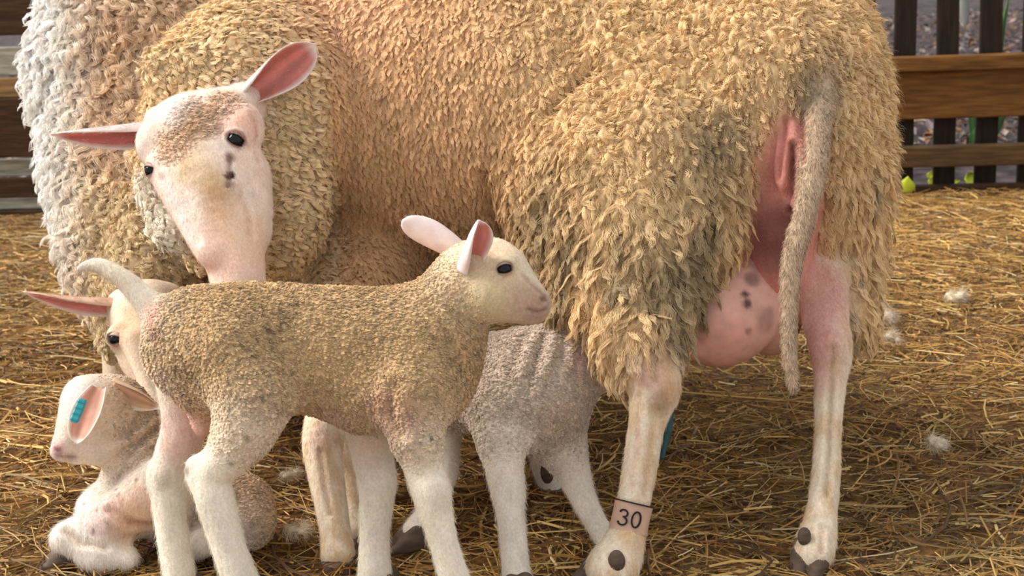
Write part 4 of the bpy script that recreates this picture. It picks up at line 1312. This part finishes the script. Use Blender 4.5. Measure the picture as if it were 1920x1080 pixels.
# the lamb lying down with a tag in its ear
b = Body()
b.cone((200, 762, 2.03, 56), (165, 780, 2.01, 50), 0.02, 'face')
b.chain([(160, 790, 2.005, 46), (136, 820, 1.995, 34), (114, 845, 1.985, 20)], 0.015, 'face')
b.ell((160, 740, 2.01), (40, 36, 42), 0.02, 'face')
b.cone((195, 838, 2.01, 38), (148, 850, 2.0, 20), 0.02, 'face')
b.chain([(220, 775, 2.05, 62), (252, 815, 2.055, 66), (288, 870, 2.06, 76), (330, 930, 2.06, 80)], 0.025, w)
b.cone((330, 935, 2.06, 80), (450, 962, 2.07, 60), 0.03, w)
b.cone((450, 945, 2.05, 52), (468, 982, 2.03, 46), 0.03, w)
b.cone((300, 920, 2.0, 58), (215, 975, 1.985, 44), 0.03, l)
b.cone((215, 975, 1.985, 42), (125, 1008, 1.98, 28), 0.02, l)
b.cone((130, 1012, 1.98, 28), (185, 1040, 1.97, 28), 0.012, l)
b.cone((185, 1040, 1.97, 28), (235, 1048, 1.97, 24), 0.02, l)
b.cone((260, 890, 2.06, 50), (182, 952, 2.03, 32), 0.03, l)
b.cone((182, 952, 2.03, 30), (240, 985, 2.02, 26), 0.02, l)
b.cone((420, 1000, 1.99, 34), (350, 1030, 1.98, 24), 0.03, l)
b.groove((128, 858, 1.965, 2), (146, 852, 1.963, 2), 0.004, 'face')
offC = G(260, 1050); offC[2] = 0
spC = [(103, 842, .012, (226, 172, 170), .7), (114, 850, .006, (150, 104, 104), .7), (135, 862, .008, (170, 130, 126), .5), (135, 740, .03, (238, 230, 226), .6), (190, 960, .03, (228, 196, 190), .6), (270, 960, .04, (214, 168, 134), .6), (250, 990, .03, (214, 172, 134), .6), (240, 740, .03, (196, 164, 128), .5), (230, 830, .03, (206, 182, 158), .5)]
def wrC(V):
    q = (V - P(270, 840, 2.0)) @ (RT * .64 - UP * .77)
    q2 = (V - P(270, 840, 2.0)) @ (RT * .77 + UP * .64)
    return 0.0075 * np.sin(q / 0.0040 + 2.5 * fbm(V * 22, 7, 2)) * np.exp(-(np.linalg.norm(V - P(265, 835, 1.99), axis=1) / .06) ** 4)
lc, VC = lamb('lamb', 'lamb lying on the straw with a teal tag in its ear', b, offC, (214, 188, 158), (194, 164, 132), (244, 234, 222), spC, speck=0.6, seed=3, disp=wrC, folds=(([(100, 838), (112, 848)], .003, .0025, (140, 92, 92), .7), ([(112, 862), (140, 862)], .003, .0025, (150, 108, 104), .6), ([(120, 990), (150, 1015), (200, 1022)], .005, .005, (190, 160, 130), .5), ([(205, 950), (250, 985), (290, 990)], .006, .005, (180, 140, 110), .5)), dirt=((150, 880, 320, 1050, 26),))
cE = np.array(P(158, 778, 1.935))
ear(lc, offC, P(188, 728, 1.965), P(143, 832, 1.925), np.array([-.25, -1, .1]), width=0.0255, a0=1.2, a1=0.9, inner=(224, 164, 138), outer=(240, 222, 210), rim=(246, 232, 218), base_w=0.55, peak=0.95, oval=True)
ear(lc, offC, P(214, 716, 2.0), P(300, 766, 2.0), np.array([.2, -.8, -.6]), width=0.026, a0=1.4, a1=0.6, inner=(206, 164, 132), outer=(206, 172, 140), base_w=0.8)
ball('eye', lc, offC, P(128, 765, 2.045), 0.008, M_EYE, (1, 1, .9), 16)
hoof(lc, offC, P(103, 1022, 1.985) * (1, 1, 0) + (0, 0, .01), (-.9, -.3), 0.8)
# the tag: a ridged plastic strip
ta, tb = P(156, 748, 1.915), P(138, 792, 1.908)
tx = (tb - ta); tlen = np.linalg.norm(tx); tx /= tlen
tn = -FW; ts = np.cross(tx, tn)
TVs, TF = [], []
nseg = 17
for i in range(nseg):
    s = i / (nseg - 1)
    e = math.sqrt(max(0, 1 - (2 * s - 1) ** 10))
    hw = 0.0062 * (0.55 + 0.45 * e); th = 0.0022 + (0.0009 if i % 4 in (1, 2) else 0)
    cpt = ta + tx * tlen * s
    for u, v in ((-1, -1), (1, -1), (1, .6), (.7, 1), (-.7, 1), (-1, .6)):
        TVs.append(cpt + ts * u * hw + tn * v * th - offC)
for i in range(nseg - 1):
    for j in range(6):
        k = (j + 1) % 6
        TF.append((i * 6 + j, i * 6 + k, (i + 1) * 6 + k, (i + 1) * 6 + j))
TF.append(tuple(range(5, -1, -1))); TF.append(tuple((nseg - 1) * 6 + j for j in range(6)))
tag(put('ear_tag', mesh_from('ear_tag', TVs, TF, mat('tag plastic', (44, 146, 156), rough=0.45, spec=0.4), smooth=False), lc), 'teal plastic ear tag')
# ------------------------------------------------------------------ small things on the straw
M_TUFT = mat('shed wool', (222, 206, 180), rough=0.95)
def tuft(px, py, s, label, seed):
    b = Body()
    c = G(px, py); c[2] = 0.02
    r = random.Random(seed)
    for k in range(7):
        b.ell(c + np.array([r.uniform(-1, 1) * s, r.uniform(-1, 1) * s * .7, r.uniform(0, .5) * s]), (s * r.uniform(.4, .6), s * r.uniform(.25, .4), s * r.uniform(.4, .6)), s * 0.3, w=True)
    V, Q = b.mesh(max(0.002, s / 9))
    N = vnormals(V, Q)
    V = V + N * ((fbm(V * (3 / s), seed, 3) - .5) * s * .5)[:, None]
    N = vnormals(V, Q)
    off = c * (1, 1, 0)
    o = root('wool_tuft', off, label, 'wool tuft', 'shed tufts of wool')
    t = put('clump', mesh_from('clump', V - off, Q, M_TUFT), o)
    fibres('loose_fibre', t, off, V, Q, N, np.tile(lin((222, 206, 180)), (len(V), 1)), np.ones(len(V)), 500, s * 1.1, 0.8, (.4, 0, -.3), 0.00025, 0.9, seed=seed)
for i, (px, py, s, lb_) in enumerate(((1655, 612, .026, 'larger tuft of shed wool on the straw just right of the ewe hind leg'), (1672, 655, .016, 'wispy wool scrap on the straw below the larger tuft'), (1750, 855, .014, 'small pale wool scrap on the straw at the right'), (545, 915, .012, 'little white wool tuft beside the ewe front legs'), (556, 1018, .014, 'white wool tuft low beside the lying lamb rump'), (1790, 575, .018, 'pale wool wisp on the straw toward the fence'))):
    tuft(px, py, s, lb_, 300 + i)
